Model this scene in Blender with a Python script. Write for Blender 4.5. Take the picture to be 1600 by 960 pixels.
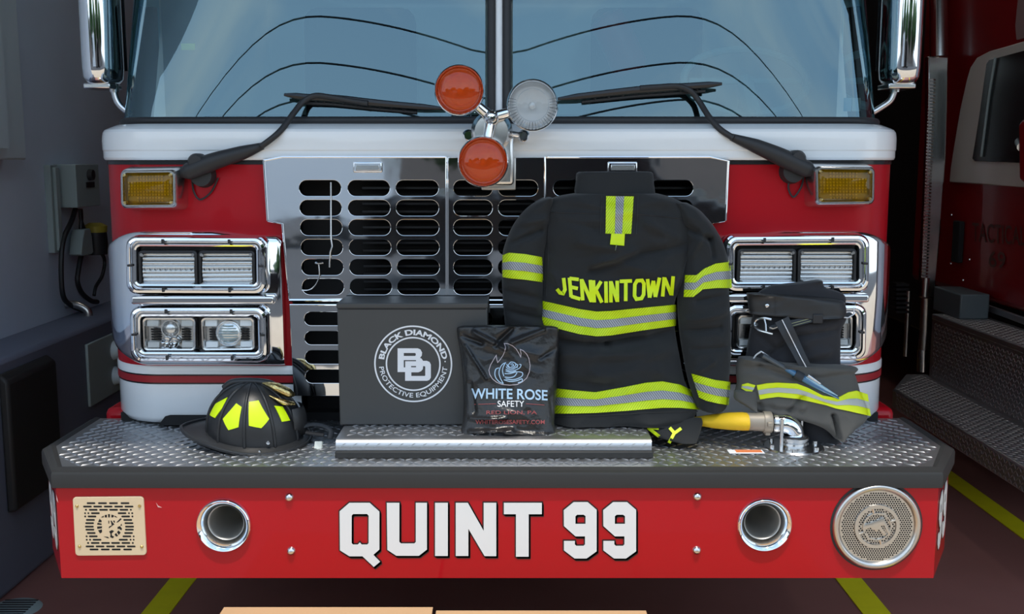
import bpy, bmesh, math, random
from mathutils import Vector, noise
random.seed(7)
S = bpy.context.scene
for o in list(bpy.data.objects):
    bpy.data.objects.remove(o)

# ---------------------------------------------------------------- camera
F_PX, CX, CZ, PITCH = 1650.0, 0.037, 1.60, math.radians(7.93)
cam_d = bpy.data.cameras.new('camera')
cam_d.sensor_width = 36.0
cam_d.lens = 36.0 * F_PX / 1600.0
cam = bpy.data.objects.new('camera', cam_d)
S.collection.objects.link(cam)
cam.location = (CX, 0, CZ)
cam.rotation_euler = (math.radians(90) - PITCH, 0, 0)
cam_d.clip_end = 500
S.camera = cam

# ---------------------------------------------------------------- exposure
S.view_settings.view_transform = 'Standard'
S.view_settings.look = 'None'
S.view_settings.exposure = 0.0
S.view_settings.gamma = 1.0
S.view_settings.use_curve_mapping = False

# ---------------------------------------------------------------- sky and sun
SKY_STRENGTH = 1.7
world = bpy.data.worlds.new('World')
S.world = world
world.use_nodes = True
wn, wl = world.node_tree.nodes, world.node_tree.links
wn.clear()
w_out = wn.new('ShaderNodeOutputWorld')
w_bg = wn.new('ShaderNodeBackground')
w_tc = wn.new('ShaderNodeTexCoord')
w_sep = wn.new('ShaderNodeSeparateXYZ')
w_ramp = wn.new('ShaderNodeValToRGB')
w_ramp.color_ramp.elements[0].position = 0.0
w_ramp.color_ramp.elements[0].color = (0.74, 0.89, 1.0, 1)
w_ramp.color_ramp.elements[1].position = 0.75
w_ramp.color_ramp.elements[1].color = (0.30, 0.50, 0.78, 1)
w_map = wn.new('ShaderNodeMapping')
w_map.inputs['Scale'].default_value = (1.0, 1.0, 2.2)
w_noise = wn.new('ShaderNodeTexNoise')
w_noise.inputs['Scale'].default_value = 2.6
w_noise.inputs['Detail'].default_value = 6
w_noise.inputs['Roughness'].default_value = 0.55
w_cr = wn.new('ShaderNodeValToRGB')
w_cr.color_ramp.elements[0].position = 0.48
w_cr.color_ramp.elements[0].color = (0.05, 0.05, 0.05, 1)
w_cr.color_ramp.elements[1].position = 0.74
w_mix = wn.new('ShaderNodeMix'); w_mix.data_type = 'RGBA'
w_mix.inputs['B'].default_value = (1.0, 1.0, 1.0, 1)
wl.new(w_tc.outputs['Generated'], w_sep.inputs[0])
wl.new(w_sep.outputs['Z'], w_ramp.inputs[0])
wl.new(w_tc.outputs['Generated'], w_map.inputs[0])
wl.new(w_map.outputs[0], w_noise.inputs['Vector'])
wl.new(w_noise.outputs['Fac'], w_cr.inputs[0])
wl.new(w_cr.outputs[0], w_mix.inputs['Factor'])
wl.new(w_ramp.outputs[0], w_mix.inputs['A'])
wl.new(w_mix.outputs['Result'], w_bg.inputs[0])
w_bg.inputs['Strength'].default_value = SKY_STRENGTH
wl.new(w_bg.outputs[0], w_out.inputs[0])

SUN_EL, SUN_AZ = math.radians(72), math.radians(8)
sun_d = bpy.data.lights.new('sun', 'SUN')
sun_d.energy = 2.9
sun_d.angle = math.radians(1.6)
sun_d.color = (1.0, 0.93, 0.82)
sun = bpy.data.objects.new('sun', sun_d)
S.collection.objects.link(sun)
sd = Vector((math.cos(SUN_EL) * math.sin(SUN_AZ), -math.cos(SUN_EL) * math.cos(SUN_AZ), math.sin(SUN_EL)))
sun.rotation_euler = sd.to_track_quat('Z', 'Y').to_euler()
sun.location = (0, -5, 12)

# ---------------------------------------------------------------- helpers
ck, sk = math.cos(PITCH), math.sin(PITCH)
def W(px, py, Y):
    """world point of a photograph pixel at distance Y"""
    rx, ry = (px - 800) / F_PX, (py - 480) / F_PX
    t = Y / (ck - ry * sk)
    return Vector((CX + rx * t, Y, CZ + t * (-sk - ry * ck)))
def WX(px, py, X):
    rx, ry = (px - 800) / F_PX, (py - 480) / F_PX
    t = (X - CX) / rx
    return Vector((X, t * (ck - ry * sk), CZ + t * (-sk - ry * ck)))
def WZ(px, py, Z):
    rx, ry = (px - 800) / F_PX, (py - 480) / F_PX
    t = (Z - CZ) / (-sk - ry * ck)
    return Vector((CX + rx * t, t * (ck - ry * sk), Z))
def lin(r, g, b):
    f = lambda c: (c / 255 / 12.92) if c <= 10 else ((c / 255 + 0.055) / 1.055) ** 2.4
    return (f(r), f(g), f(b), 1)
def lerp(a, b, t): return a + (b - a) * t
def pl(pts, t):
    """point at fraction t (by x of first coordinate spacing) of a polyline"""
    n = len(pts) - 1
    k = min(int(t * n), n - 1); f = t * n - k
    return [lerp(a, b, f) for a, b in zip(pts[k], pts[k + 1])]
def interp(x, xs, ys):
    if x <= xs[0]: return ys[0]
    for i in range(len(xs) - 1):
        if x <= xs[i + 1]:
            f = (x - xs[i]) / (xs[i + 1] - xs[i] + 1e-12)
            return lerp(ys[i], ys[i + 1], f)
    return ys[-1]
def smooth_interp(x, xs, ys):
    n = len(xs)
    if x <= xs[0]: return ys[0]
    if x >= xs[-1]: return ys[-1]
    for i in range(n - 1):
        if x <= xs[i + 1]:
            h = xs[i + 1] - xs[i]; t = (x - xs[i]) / h
            m0 = (ys[i + 1] - ys[i - 1]) / (xs[i + 1] - xs[i - 1]) if i > 0 else (ys[1] - ys[0]) / h
            m1 = (ys[i + 2] - ys[i]) / (xs[i + 2] - xs[i]) if i < n - 2 else (ys[-1] - ys[-2]) / h
            t2, t3 = t * t, t * t * t
            return (2*t3-3*t2+1)*ys[i] + (t3-2*t2+t)*h*m0 + (-2*t3+3*t2)*ys[i+1] + (t3-t2)*h*m1
def catmull(pts, n=8):
    P = [Vector(p) for p in pts]
    if len(P) < 3: return P
    out = []
    for i in range(len(P) - 1):
        p0 = P[i - 1] if i else P[0] * 2 - P[1]
        p1, p2 = P[i], P[i + 1]
        p3 = P[i + 2] if i + 2 < len(P) else P[-1] * 2 - P[-2]
        for k in range(n):
            t = k / n
            out.append(0.5 * ((2 * p1) + (p2 - p0) * t + (2*p0 - 5*p1 + 4*p2 - p3) * t * t + (3*p1 - 3*p2 + p3 - p0) * t ** 3))
    out.append(P[-1])
    return out

ORG = {}
class MB:
    def __init__(s): s.v = []; s.f = []
    def add(s, vs, fs):
        b = len(s.v); s.v += [Vector(p) for p in vs]; s.f += [tuple(i + b for i in f) for f in fs]
        return s
    def box(s, a, b):
        (x0, y0, z0), (x1, y1, z1) = a, b
        return s.add([(x0,y0,z0),(x1,y0,z0),(x1,y1,z0),(x0,y1,z0),(x0,y0,z1),(x1,y0,z1),(x1,y1,z1),(x0,y1,z1)],
              [(0,3,2,1),(4,5,6,7),(0,1,5,4),(1,2,6,5),(2,3,7,6),(3,0,4,7)])
    def rings(s, R, closed=True, cap=(False, False), flip=False):
        n = len(R[0]); b = len(s.v)
        for r in R: s.v += [Vector(p) for p in r]
        m = n if closed else n - 1
        for i in range(len(R) - 1):
            for j in range(m):
                a, c = b + i*n + j, b + i*n + (j+1) % n
                q = (a, c, c + n, a + n)
                s.f.append(q[::-1] if flip else q)
        if cap[0]: s.f.append(tuple(b + j for j in range(n))[::-1] if not flip else tuple(b + j for j in range(n)))
        if cap[1]:
            e = b + (len(R)-1)*n
            s.f.append(tuple(e + j for j in range(n)))
        return s
    def grid(s, G, flip=False): return s.rings(G, closed=False, flip=flip)
    def tube(s, path, r, n=10, cap=True, flat=1.0):
        P = [Vector(p) for p in path]
        rr = r if isinstance(r, (list, tuple)) else [r] * len(P)
        up = Vector((0, 0, 1)); R = []
        t0 = (P[1] - P[0]).normalized()
        if abs(t0.dot(up)) > 0.95: up = Vector((0, 1, 0))
        nrm = (up - t0 * up.dot(t0)).normalized()
        for i, p in enumerate(P):
            t = (P[min(i+1, len(P)-1)] - P[max(i-1, 0)])
            if t.length < 1e-9: t = t0.copy()
            t.normalize()
            nrm = (nrm - t * nrm.dot(t))
            if nrm.length < 1e-6: nrm = t.orthogonal()
            nrm.normalize()
            bn = t.cross(nrm)
            R.append([p + (nrm * math.cos(a) * flat + bn * math.sin(a)) * rr[i] for a in [2*math.pi*k/n for k in range(n)]])
        return s.rings(R, cap=(cap, cap))
    def ribbon(s, path, width, thick, side):
        """flat strap along path; side = across direction"""
        P = [Vector(p) for p in path]; R = []
        for i, p in enumerate(P):
            t = (P[min(i+1, len(P)-1)] - P[max(i-1, 0)]).normalized()
            sd_ = Vector(side(i / (len(P) - 1)) if callable(side) else side)
            sd_ = (sd_ - t * sd_.dot(t)).normalized(); nn = t.cross(sd_)
            w = (width(i/(len(P)-1)) if callable(width) else width) / 2
            R.append([p + sd_*w + nn*thick/2, p - sd_*w + nn*thick/2, p - sd_*w - nn*thick/2, p + sd_*w - nn*thick/2])
        return s.rings(R, cap=(True, True))
    def lathe(s, c, prof, n=40, axis='Y', cap=(False, False)):
        c = Vector(c); R = []
        for r, h in prof:
            ring = []
            for k in range(n):
                a = 2*math.pi*k/n
                if axis == 'Y': ring.append(c + Vector((r*math.cos(a), h, r*math.sin(a))))
                elif axis == 'Z': ring.append(c + Vector((r*math.cos(a), r*math.sin(a), h)))
                else: ring.append(c + Vector((h, r*math.cos(a), r*math.sin(a))))
            R.append(ring)
        return s.rings(R, cap=cap)
    def ball(s, c, r, n=12, sc=(1,1,1)):
        c = Vector(c); R = []
        for i in range(n//2 + 1):
            th = math.pi * i / (n//2)
            R.append([c + Vector((r*sc[0]*math.sin(th)*math.cos(2*math.pi*k/n), r*sc[1]*math.sin(th)*math.sin(2*math.pi*k/n), r*sc[2]*math.cos(th))) for k in range(n)])
        return s.rings(R)
    def prism(s, poly, y0, y1):
        """poly: world (x,z) list, extruded along Y"""
        n = len(poly)
        vs = [(x, y0, z) for x, z in poly] + [(x, y1, z) for x, z in poly]
        fs = [tuple(range(n)), tuple(range(2*n-1, n-1, -1))] + [(i, i+n, (i+1) % n + n, (i+1) % n) for i in range(n)]
        return s.add(vs, fs)
    def build(s, name, mat, parent=None, bevel=0, seg=2, angle=40, origin=None, weld=True):
        me = bpy.data.meshes.new(name)
        if parent is not None: org = ORG[parent.name]
        elif origin is not None: org = Vector(origin)
        else:
            xs = [p.x for p in s.v]; ys = [p.y for p in s.v]; zs = [p.z for p in s.v]
            org = Vector(((min(xs)+max(xs))/2, (min(ys)+max(ys))/2, min(zs)))
        me.from_pydata([tuple(p - org) for p in s.v], [], s.f)
        bm = bmesh.new(); bm.from_mesh(me)
        if weld: bmesh.ops.remove_doubles(bm, verts=bm.verts, dist=1e-5)
        bmesh.ops.recalc_face_normals(bm, faces=bm.faces)
        bm.to_mesh(me); bm.free()
        me.update()
        for p in me.polygons: p.use_smooth = True
        me.set_sharp_from_angle(angle=math.radians(angle))
        o = bpy.data.objects.new(name, me)
        S.collection.objects.link(o)
        ms = mat if isinstance(mat, (list, tuple)) else [mat]
        for m in ms: me.materials.append(m)
        if parent is not None: o.parent = parent
        else: o.location = org
        ORG[o.name] = org
        if bevel:
            md = o.modifiers.new('bevel', 'BEVEL'); md.width = bevel; md.segments = seg; md.limit_method = 'ANGLE'
            md.angle_limit = math.radians(35); md.harden_normals = False
        return o

def thing(name, loc, label, cat, group=None):
    o = bpy.data.objects.new(name, None)
    S.collection.objects.link(o)
    o.location = loc; o.empty_display_size = 0.1
    o['label'] = label; o['category'] = cat
    if group: o['group'] = group
    ORG[o.name] = Vector(loc)
    return o
def tag(o, label, cat, group=None, kind=None):
    o['label'] = label; o['category'] = cat
    if group: o['group'] = group
    if kind: o['kind'] = kind
    return o
def struct(o):
    o['kind'] = 'structure'; return o

def shape2d(loops, extrude=0.0, bevel=0.0, offset=0.0):
    """filled 2-D outline with holes -> (verts, faces) with z along the thickness"""
    cu = bpy.data.curves.new('outline', 'CURVE'); cu.dimensions = '2D'; cu.fill_mode = 'BOTH'
    cu.extrude = extrude; cu.bevel_depth = bevel; cu.bevel_resolution = 1; cu.offset = offset
    for lp in loops:
        sp = cu.splines.new('POLY'); sp.points.add(len(lp) - 1)
        for p, q in zip(sp.points, lp): p.co = (q[0], q[1], 0, 1)
        sp.use_cyclic_u = True
    return _curve_mesh(cu)
def _curve_mesh(cu):
    ob = bpy.data.objects.new('outline', cu); S.collection.objects.link(ob)
    dg = bpy.context.evaluated_depsgraph_get(); dg.update()
    me = bpy.data.meshes.new_from_object(ob.evaluated_get(dg))
    vs = [tuple(v.co) for v in me.vertices]; fs = [tuple(p.vertices) for p in me.polygons]
    bpy.data.objects.remove(ob); bpy.data.curves.remove(cu); bpy.data.meshes.remove(me)
    return vs, fs
def text2d(body, size, bold=0.0, align='CENTER', extrude=0.0, spacing=1.0):
    cu = bpy.data.curves.new('text', 'FONT'); cu.body = body; cu.size = size; cu.offset = bold
    cu.align_x = align; cu.align_y = 'CENTER'; cu.extrude = extrude; cu.space_character = spacing; cu.resolution_u = 4
    return _curve_mesh(cu)
def fit2d(vs, w, h):
    """scale a text to width w and height h, centred"""
    xs = [v[0] for v in vs]; ys = [v[1] for v in vs]
    x0, x1, y0, y1 = min(xs), max(xs), min(ys), max(ys)
    return [((v[0]-(x0+x1)/2)*w/(x1-x0), (v[1]-(y0+y1)/2)*h/(y1-y0), v[2]) for v in vs]
def circle(cx, cy, r, n=48, rev=False):
    p = [(cx + r*math.cos(2*math.pi*k/n), cy + r*math.sin(2*math.pi*k/n)) for k in range(n)]
    return p[::-1] if rev else p
def rrect(w, h, r, n=6, cx=0, cy=0):
    pts = []
    for (sx, sy, a0) in ((1,1,0),(-1,1,90),(-1,-1,180),(1,-1,270)):
        for k in range(n+1):
            a = math.radians(a0 + 90*k/n)
            pts.append((cx + sx*(w/2-r) + r*math.cos(a), cy + sy*(h/2-r) + r*math.sin(a)))
    return pts
def stroke(pts, w, sub=3, closed=False):
    """thick 2-D polyline -> verts, quads"""
    P = [Vector((p[0], p[1])) for p in pts]
    if closed: P.append(P[0].copy())
    Q = []
    for i in range(len(P)-1):
        for k in range(sub): Q.append(P[i].lerp(P[i+1], k/sub))
    Q.append(P[-1])
    vs, fs = [], []
    n = len(Q)
    for i, p in enumerate(Q):
        a = Q[i] - Q[i-1] if i else (Q[-1]-Q[-2] if closed else Q[1]-Q[0])
        b = Q[i+1] - Q[i] if i < n-1 else (Q[1]-Q[0] if closed else Q[-1]-Q[-2])
        a.normalize(); b.normalize()
        m = Vector((-a.y-b.y, a.x+b.x))
        if m.length < 1e-6: m = Vector((-a.y, a.x))
        m.normalize()
        d = max(0.5, m.dot(Vector((-a.y, a.x))))
        vs += [(p + m*w/2/d)[:] , (p - m*w/2/d)[:]]
    for i in range(n-1): fs.append((2*i, 2*i+1, 2*i+3, 2*i+2))
    return vs, fs

# ---------------------------------------------------------------- materials
def mat(name, col, rough=0.5, metal=0.0, coat=0.0, bump=None, spec=0.5, sheen=0.0, var=None):
    m = bpy.data.materials.new(name); m.use_nodes = True
    nt = m.node_tree; b = nt.nodes['Principled BSDF']
    b.inputs['Base Color'].default_value = (*col[:3], 1)
    b.inputs['Roughness'].default_value = rough; b.inputs['Metallic'].default_value = metal
    b.inputs['Coat Weight'].default_value = coat; b.inputs['Coat Roughness'].default_value = 0.04
    b.inputs['Specular IOR Level'].default_value = spec
    if sheen: b.inputs['Sheen Weight'].default_value = sheen
    tc = nt.nodes.new('ShaderNodeTexCoord')
    if var:                                  # (scale, amount) mottled wear of the surface itself
        n = nt.nodes.new('ShaderNodeTexNoise'); n.inputs['Scale'].default_value = var[0]; n.inputs['Detail'].default_value = 5
        mx = nt.nodes.new('ShaderNodeMix'); mx.data_type = 'RGBA'
        mx.inputs['A'].default_value = (*[c*(1-var[1]) for c in col[:3]], 1)
        mx.inputs['B'].default_value = (*[min(1, c*(1+var[1])) for c in col[:3]], 1)
        nt.links.new(tc.outputs['Object'], n.inputs['Vector']); nt.links.new(n.outputs['Fac'], mx.inputs['Factor'])
        nt.links.new(mx.outputs['Result'], b.inputs['Base Color'])
    if bump:                                 # (scale, strength, distance)
        n = nt.nodes.new('ShaderNodeTexNoise'); n.inputs['Scale'].default_value = bump[0]; n.inputs['Detail'].default_value = 4
        bp = nt.nodes.new('ShaderNodeBump'); bp.inputs['Strength'].default_value = bump[1]; bp.inputs['Distance'].default_value = bump[2]
        nt.links.new(tc.outputs['Object'], n.inputs['Vector']); nt.links.new(n.outputs['Fac'], bp.inputs['Height'])
        nt.links.new(bp.outputs[0], b.inputs['Normal'])
    return m
def glass(name, tint, refl=0.05, ior=1.5, rough=0.0, haze=None, gcol=(1, 1, 1)):
    m = bpy.data.materials.new(name); m.use_nodes = True
    nt = m.node_tree; nt.nodes.clear()
    out = nt.nodes.new('ShaderNodeOutputMaterial')
    tr = nt.nodes.new('ShaderNodeBsdfTransparent'); tr.inputs[0].default_value = (*tint, 1)
    gl = nt.nodes.new('ShaderNodeBsdfGlossy'); gl.inputs['Roughness'].default_value = rough; gl.inputs['Color'].default_value = (*gcol, 1)
    fr = nt.nodes.new('ShaderNodeFresnel'); fr.inputs['IOR'].default_value = ior
    ad = nt.nodes.new('ShaderNodeMath'); ad.operation = 'ADD'; ad.use_clamp = True; ad.inputs[1].default_value = refl
    mx = nt.nodes.new('ShaderNodeMixShader')
    L = nt.links.new
    L(fr.outputs[0], ad.inputs[0]); L(ad.outputs[0], mx.inputs[0])
    base = tr.outputs[0]
    if haze:
        df = nt.nodes.new('ShaderNodeBsdfTranslucent'); df.inputs[0].default_value = (*haze[0], 1)
        d2 = nt.nodes.new('ShaderNodeBsdfDiffuse'); d2.inputs[0].default_value = (*haze[0], 1)
        m3 = nt.nodes.new('ShaderNodeMixShader'); m3.inputs[0].default_value = 0.75
        L(df.outputs[0], m3.inputs[1]); L(d2.outputs[0], m3.inputs[2])
        m2 = nt.nodes.new('ShaderNodeMixShader'); m2.inputs[0].default_value = haze[1]
        L(tr.outputs[0], m2.inputs[1]); L(m3.outputs[0], m2.inputs[2]); base = m2.outputs[0]
    L(base, mx.inputs[1]); L(gl.outputs[0], mx.inputs[2]); L(mx.outputs[0], out.inputs[0])
    return m
def hatch(name, col, dark, freq, slope, duty=0.72, rough=0.55):
    """woven tape: fine diagonal lines across the tape, in object space"""
    m = mat(name, col, rough)
    nt = m.node_tree; b = nt.nodes['Principled BSDF']
    tc = nt.nodes.new('ShaderNodeTexCoord'); sp = nt.nodes.new('ShaderNodeSeparateXYZ')
    mu = nt.nodes.new('ShaderNodeMath'); mu.operation = 'MULTIPLY_ADD'; mu.inputs[1].default_value = slope
    fq = nt.nodes.new('ShaderNodeMath'); fq.operation = 'MULTIPLY'; fq.inputs[1].default_value = freq
    fr = nt.nodes.new('ShaderNodeMath'); fr.operation = 'FRACT'
    gt = nt.nodes.new('ShaderNodeMath'); gt.operation = 'GREATER_THAN'; gt.inputs[1].default_value = duty
    mx = nt.nodes.new('ShaderNodeMix'); mx.data_type = 'RGBA'
    mx.inputs['A'].default_value = (*col[:3], 1); mx.inputs['B'].default_value = (*dark[:3], 1)
    L = nt.links.new
    L(tc.outputs['Object'], sp.inputs[0]); L(sp.outputs['Z'], mu.inputs[0]); L(sp.outputs['X'], mu.inputs[2])
    L(mu.outputs[0], fq.inputs[0]); L(fq.outputs[0], fr.inputs[0]); L(fr.outputs[0], gt.inputs[0])
    L(gt.outputs[0], mx.inputs['Factor']); L(mx.outputs['Result'], b.inputs['Base Color'])
    return m

M = {}
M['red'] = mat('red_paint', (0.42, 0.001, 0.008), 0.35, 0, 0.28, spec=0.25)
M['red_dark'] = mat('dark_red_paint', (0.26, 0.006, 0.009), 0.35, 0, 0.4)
M['white'] = mat('white_paint', (0.82, 0.84, 0.85), 0.35, 0, 0.8)
M['black_gloss'] = mat('black_gloss', (0.012, 0.012, 0.014), 0.25)
M['black'] = mat('black_plastic', (0.020, 0.020, 0.022), 0.55)
M['black_soft'] = mat('black_rubber', (0.020, 0.020, 0.020), 0.6, bump=(600, 0.15, 0.001))
M['void'] = mat('dark_interior', (0.006, 0.006, 0.007), 0.8)
M['chrome'] = mat('chrome', (0.86, 0.87, 0.89), 0.05, 1.0)
M['chrome_soft'] = mat('chrome_satin', (0.70, 0.70, 0.70), 0.22, 1.0)
M['steel'] = mat('brushed_steel', (0.62, 0.60, 0.57), 0.30, 1.0)
M['tread'] = mat('tread_aluminium', (0.52, 0.53, 0.55), 0.40, 1.0, bump=(40, 0.05, 0.002))
M['tread_dark'] = mat('dull_tread_aluminium', (0.45, 0.45, 0.46), 0.45, 1.0)
M['grille'] = mat('polished_stainless', (0.80, 0.81, 0.83), 0.04, 1.0, bump=(2.2, 0.6, 0.004))
M['glass'] = glass('windshield_glass', (0.42, 0.58, 0.58), 0.16, 1.5, gcol=(0.60, 0.88, 1.0))
M['clear'] = glass('clear_lens', (0.93, 0.95, 0.96), 0.0, 1.45)
M['red_lens'] = glass('red_lens', (1.0, 0.30, 0.09), 0.0, 1.5, 0.02, ((1.0, 0.14, 0.02), 0.34))
M['amber_lens'] = glass('amber_lens', (0.80, 0.63, 0.12), 0.0, 1.45, 0.02, ((0.40, 0.28, 0.01), 0.15))
M['letter_white'] = mat('white_vinyl', (0.74, 0.75, 0.75), 0.35)
M['letter_black'] = mat('dark_vinyl', (0.02, 0.008, 0.01), 0.4)
M['coat'] = mat('black_turnout_cloth', (0.021, 0.022, 0.023), 0.85, bump=(900, 0.25, 0.0012), sheen=0.12, spec=0.25)
M['pants'] = mat('charcoal_turnout_cloth', (0.026, 0.026, 0.030), 0.85, bump=(900, 0.25, 0.0012), sheen=0.12, spec=0.25)
M['pants_leg'] = mat('sunlit_leg_cloth', (0.095, 0.090, 0.082), 0.85, bump=(900, 0.25, 0.0012), sheen=0.1, spec=0.25)  # paler than the other trouser cloth: sunlight put into the leg colour
M['leather'] = mat('black_leather', (0.022, 0.022, 0.023), 0.5, bump=(400, 0.1, 0.001))
HV = (0.66, 0.85, 0.0)
M['hv'] = hatch('lime_reflective_tape', HV, (0.33, 0.44, 0.0), 150, -0.75)
M['hv_plain'] = mat('lime_letter_tape', (0.72, 0.90, 0.0), 0.5)
M['hv_leg'] = mat('lime_tape_plain', (0.76, 0.86, 0.0), 0.5)
M['sil'] = hatch('silver_reflective_tape', (0.40, 0.41, 0.43), (0.13, 0.13, 0.14), 150, 0.75, 0.6, 0.4)
M['sil_leg'] = mat('silver_tape_plain', (0.47, 0.48, 0.44), 0.45)
M['carton'] = mat('black_carton', (0.056, 0.056, 0.055), 0.55, bump=(300, 0.08, 0.001))
M['print_white'] = mat('white_print', (0.82, 0.83, 0.86), 0.5)
M['print_blue'] = mat('pale_blue_print', (0.42, 0.60, 0.78), 0.45)
M['print_pale'] = mat('pale_pink_print', (0.55, 0.48, 0.52), 0.45)
M['print_red'] = mat('red_print', (0.30, 0.06, 0.06), 0.45)
M['bag'] = mat('black_poly_bag', (0.016, 0.016, 0.017), 0.28, bump=(28, 0.35, 0.012))
M['helmet'] = mat('matt_black_helmet', (0.020, 0.021, 0.023), 0.38)
M['brass'] = mat('brass', (0.62, 0.47, 0.20), 0.22, 1.0, bump=(90, 0.6, 0.004))
M['lime'] = mat('lime_sticker', (0.68, 0.92, 0.0), 0.4)
M['yellow_hose'] = mat('yellow_hose_jacket', (0.80, 0.50, 0.01), 0.6, bump=(260, 0.3, 0.002))
M['tan_metal'] = mat('dull_aluminium_coupling', (0.36, 0.31, 0.25), 0.5, 0.35)
M['beige'] = mat('cream_powder_coat', (0.72, 0.56, 0.36), 0.5, var=(14, 0.06))
M['wall'] = mat('grey_blue_wall', (0.64, 0.75, 0.88), 0.7, bump=(30, 0.08, 0.004), var=(2.0, 0.12))
M['wall_light'] = mat('pale_grey_metal', (0.60, 0.70, 0.74), 0.5)
M['floor'] = mat('red_brown_floor', (0.30, 0.125, 0.105), 0.42, var=(3.0, 0.2), bump=(14, 0.05, 0.004))
M['line'] = mat('yellow_line_paint', (0.85, 0.75, 0.01), 0.55, var=(9, 0.15))
M['concrete'] = mat('sunlit_concrete', (0.52, 0.43, 0.33), 0.85, var=(1.2, 0.12))
M['asphalt'] = mat('asphalt', (0.045, 0.046, 0.05), 0.9, var=(3, 0.2))
M['cardboard'] = mat('cardboard', (0.60, 0.38, 0.20), 0.75, var=(5, 0.08))
M['tape'] = mat('carton_tape', (0.55, 0.36, 0.19), 0.3)
M['ceil'] = mat('dark_ceiling', (0.10, 0.10, 0.11), 0.9)
M['grey_box'] = mat('grey_enamel', (0.34, 0.42, 0.42), 0.5)
M['cable'] = mat('black_cable', (0.014, 0.015, 0.018), 0.5)
M['skirt'] = mat('slate_wall_paint', (0.15, 0.17, 0.23), 0.6, var=(3, 0.15))
M['blue_tube'] = mat('blue_plastic', (0.05, 0.16, 0.30), 0.15, 0, 0.8)
M['ribbed'] = mat('lamp_reflector', (0.88, 0.88, 0.88), 0.22, 0.75)
M['bowl'] = mat('beacon_reflector', (0.93, 0.93, 0.93), 0.25, 0.5)
M['webbing'] = mat('dark_webbing', (0.030, 0.034, 0.040), 0.7)
M['grey_band'] = mat('cream_cab_band', (0.75, 0.74, 0.68), 0.4, 0, 0.4)
M['leaf'] = mat('tree_leaves', (0.035, 0.085, 0.02), 0.8, bump=(4, 1, 0.3), var=(2, 0.5))
M['facade'] = mat('dark_facade', (0.10, 0.115, 0.13), 0.7)
M['brick'] = mat('house_wall', (0.25, 0.20, 0.17), 0.85)
# ================================================================ setting
DOOR_Y, DOOR_Z = 1.84, 3.78
WL, WR, WB = -2.07, 5.6, 14.0
struct(MB().box((WL-0.6, DOOR_Y, -0.2), (WR, WB, 0.0)).build('floor', M['floor']))
struct(MB().box((-60, -2.2, -0.22), (60, DOOR_Y, -0.01)).build('ground', M['concrete']))
struct(MB().box((WL-0.6, DOOR_Y, 4.6), (WR, WB, 4.8)).build('ceiling', M['ceil']))
struct(MB().box((WL-0.4, DOOR_Y, 0), (WL, WB, 4.6)).build('wall_left', M['wall']))
struct(MB().box((WR, DOOR_Y, 0), (WR+0.3, WB, 4.6)).build('wall_right', M['wall']))
struct(MB().box((WL-0.4, WB, 0), (WR+0.3, WB+0.3, 4.6)).build('wall_back', M['ceil']))
fw = MB().box((-14, DOOR_Y, DOOR_Z), (14, DOOR_Y+.25, 7.0))
fw.box((-14, DOOR_Y, 0), (WL-.02, DOOR_Y+.25, DOOR_Z)); fw.box((5.3, DOOR_Y, 0), (14, DOOR_Y+.25, DOOR_Z))
struct(fw.build('wall_front', M['facade']))
# lower wall plinth
PX_ = WX(0, 943, -1.833).x
pl_ = MB()
pl_.box((WL, DOOR_Y, 0), (-1.833, 9.5, 0.876))
struct(pl_.build('trim_1', M['skirt'], bevel=0.02))
# black pad on the plinth
a = WX(88, 560, -1.80); b = WX(12, 700, -1.80)
pad = MB()
ya, yb = WX(92, 650, -1.80).y, WX(14, 650, -1.80).y
pad.prism([(-1.833, 0.30), (-1.795, 0.31), (-1.795, 0.80), (-1.833, 0.83)], yb, ya)
tag(pad.build('rubber_bumper_pad', M['black_soft'], bevel=0.012), 'tall black rubber bumper pad fixed to the lower left wall', 'bumper pad')
# pale wall box at the top left
p1, p0 = WX(42, 250, -1.97), WX(-60, 250, -1.97)
jb = MB().box((WL, p0.y, p1.z), (-1.97, p1.y, 3.2)).build('wall_channel', M['wall_light'], bevel=0.008)
ib = MB().box((-1.97, p0.y-0.02, WX(8, 232, -1.95).z), (-1.94, WX(9, 200, -1.95).y, 3.2)).build('cover_strip', M['wall_light'], jb)
tag(jb, 'pale grey upright metal channel box high on the left wall', 'channel')
# electric box
e0, e1 = WX(85, 300, WL), None
EY = e0.y
zt, zb = W(100, 257, EY).z, W(100, 325, EY).z
xr = W(120, 300, EY).x
y1 = WX(156, 300, xr).y
t = thing('electrical_box', (WL+0.05, (EY+y1)/2, zb), 'grey metal electrical control box on the left wall beside the truck', 'electrical box')
bx = MB().box((WL, EY, zb), (xr, y1, zt)).build('enclosure', M['grey_box'], t, bevel=0.004)
MB().lathe((xr, EY+(y1-EY)*0.55, zt-(zt-zb)*0.25), [(0.0, 0.022), (0.024, 0.022), (0.026, 0.0)], 20, 'X').build('knob', M['black'], t)
MB().box((xr, EY+(y1-EY)*0.40, zb+0.09), (xr+0.004, EY+(y1-EY)*0.75, zb+0.115)).build('nameplate', M['black'], t)
# conduit channel
c0 = WX(72, 300, WL)
cy0, cy1 = WX(70, 300, WL).y, WX(82, 300, WL).y
ch = MB().box((WL, cy0, W(76, 396, cy0).z), (WL+0.03, cy1, W(76, 258, cy0).z))
ch.box((WL+0.03, cy0+0.02, W(76, 396, cy0).z+0.01), (WL+0.045, cy1-0.02, W(76, 258, cy0).z-0.01))
tag(ch.build('cable_duct', M['grey_box'], bevel=0.003), 'narrow vertical cable duct on the left wall beside the grey control box', 'cable duct')
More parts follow.
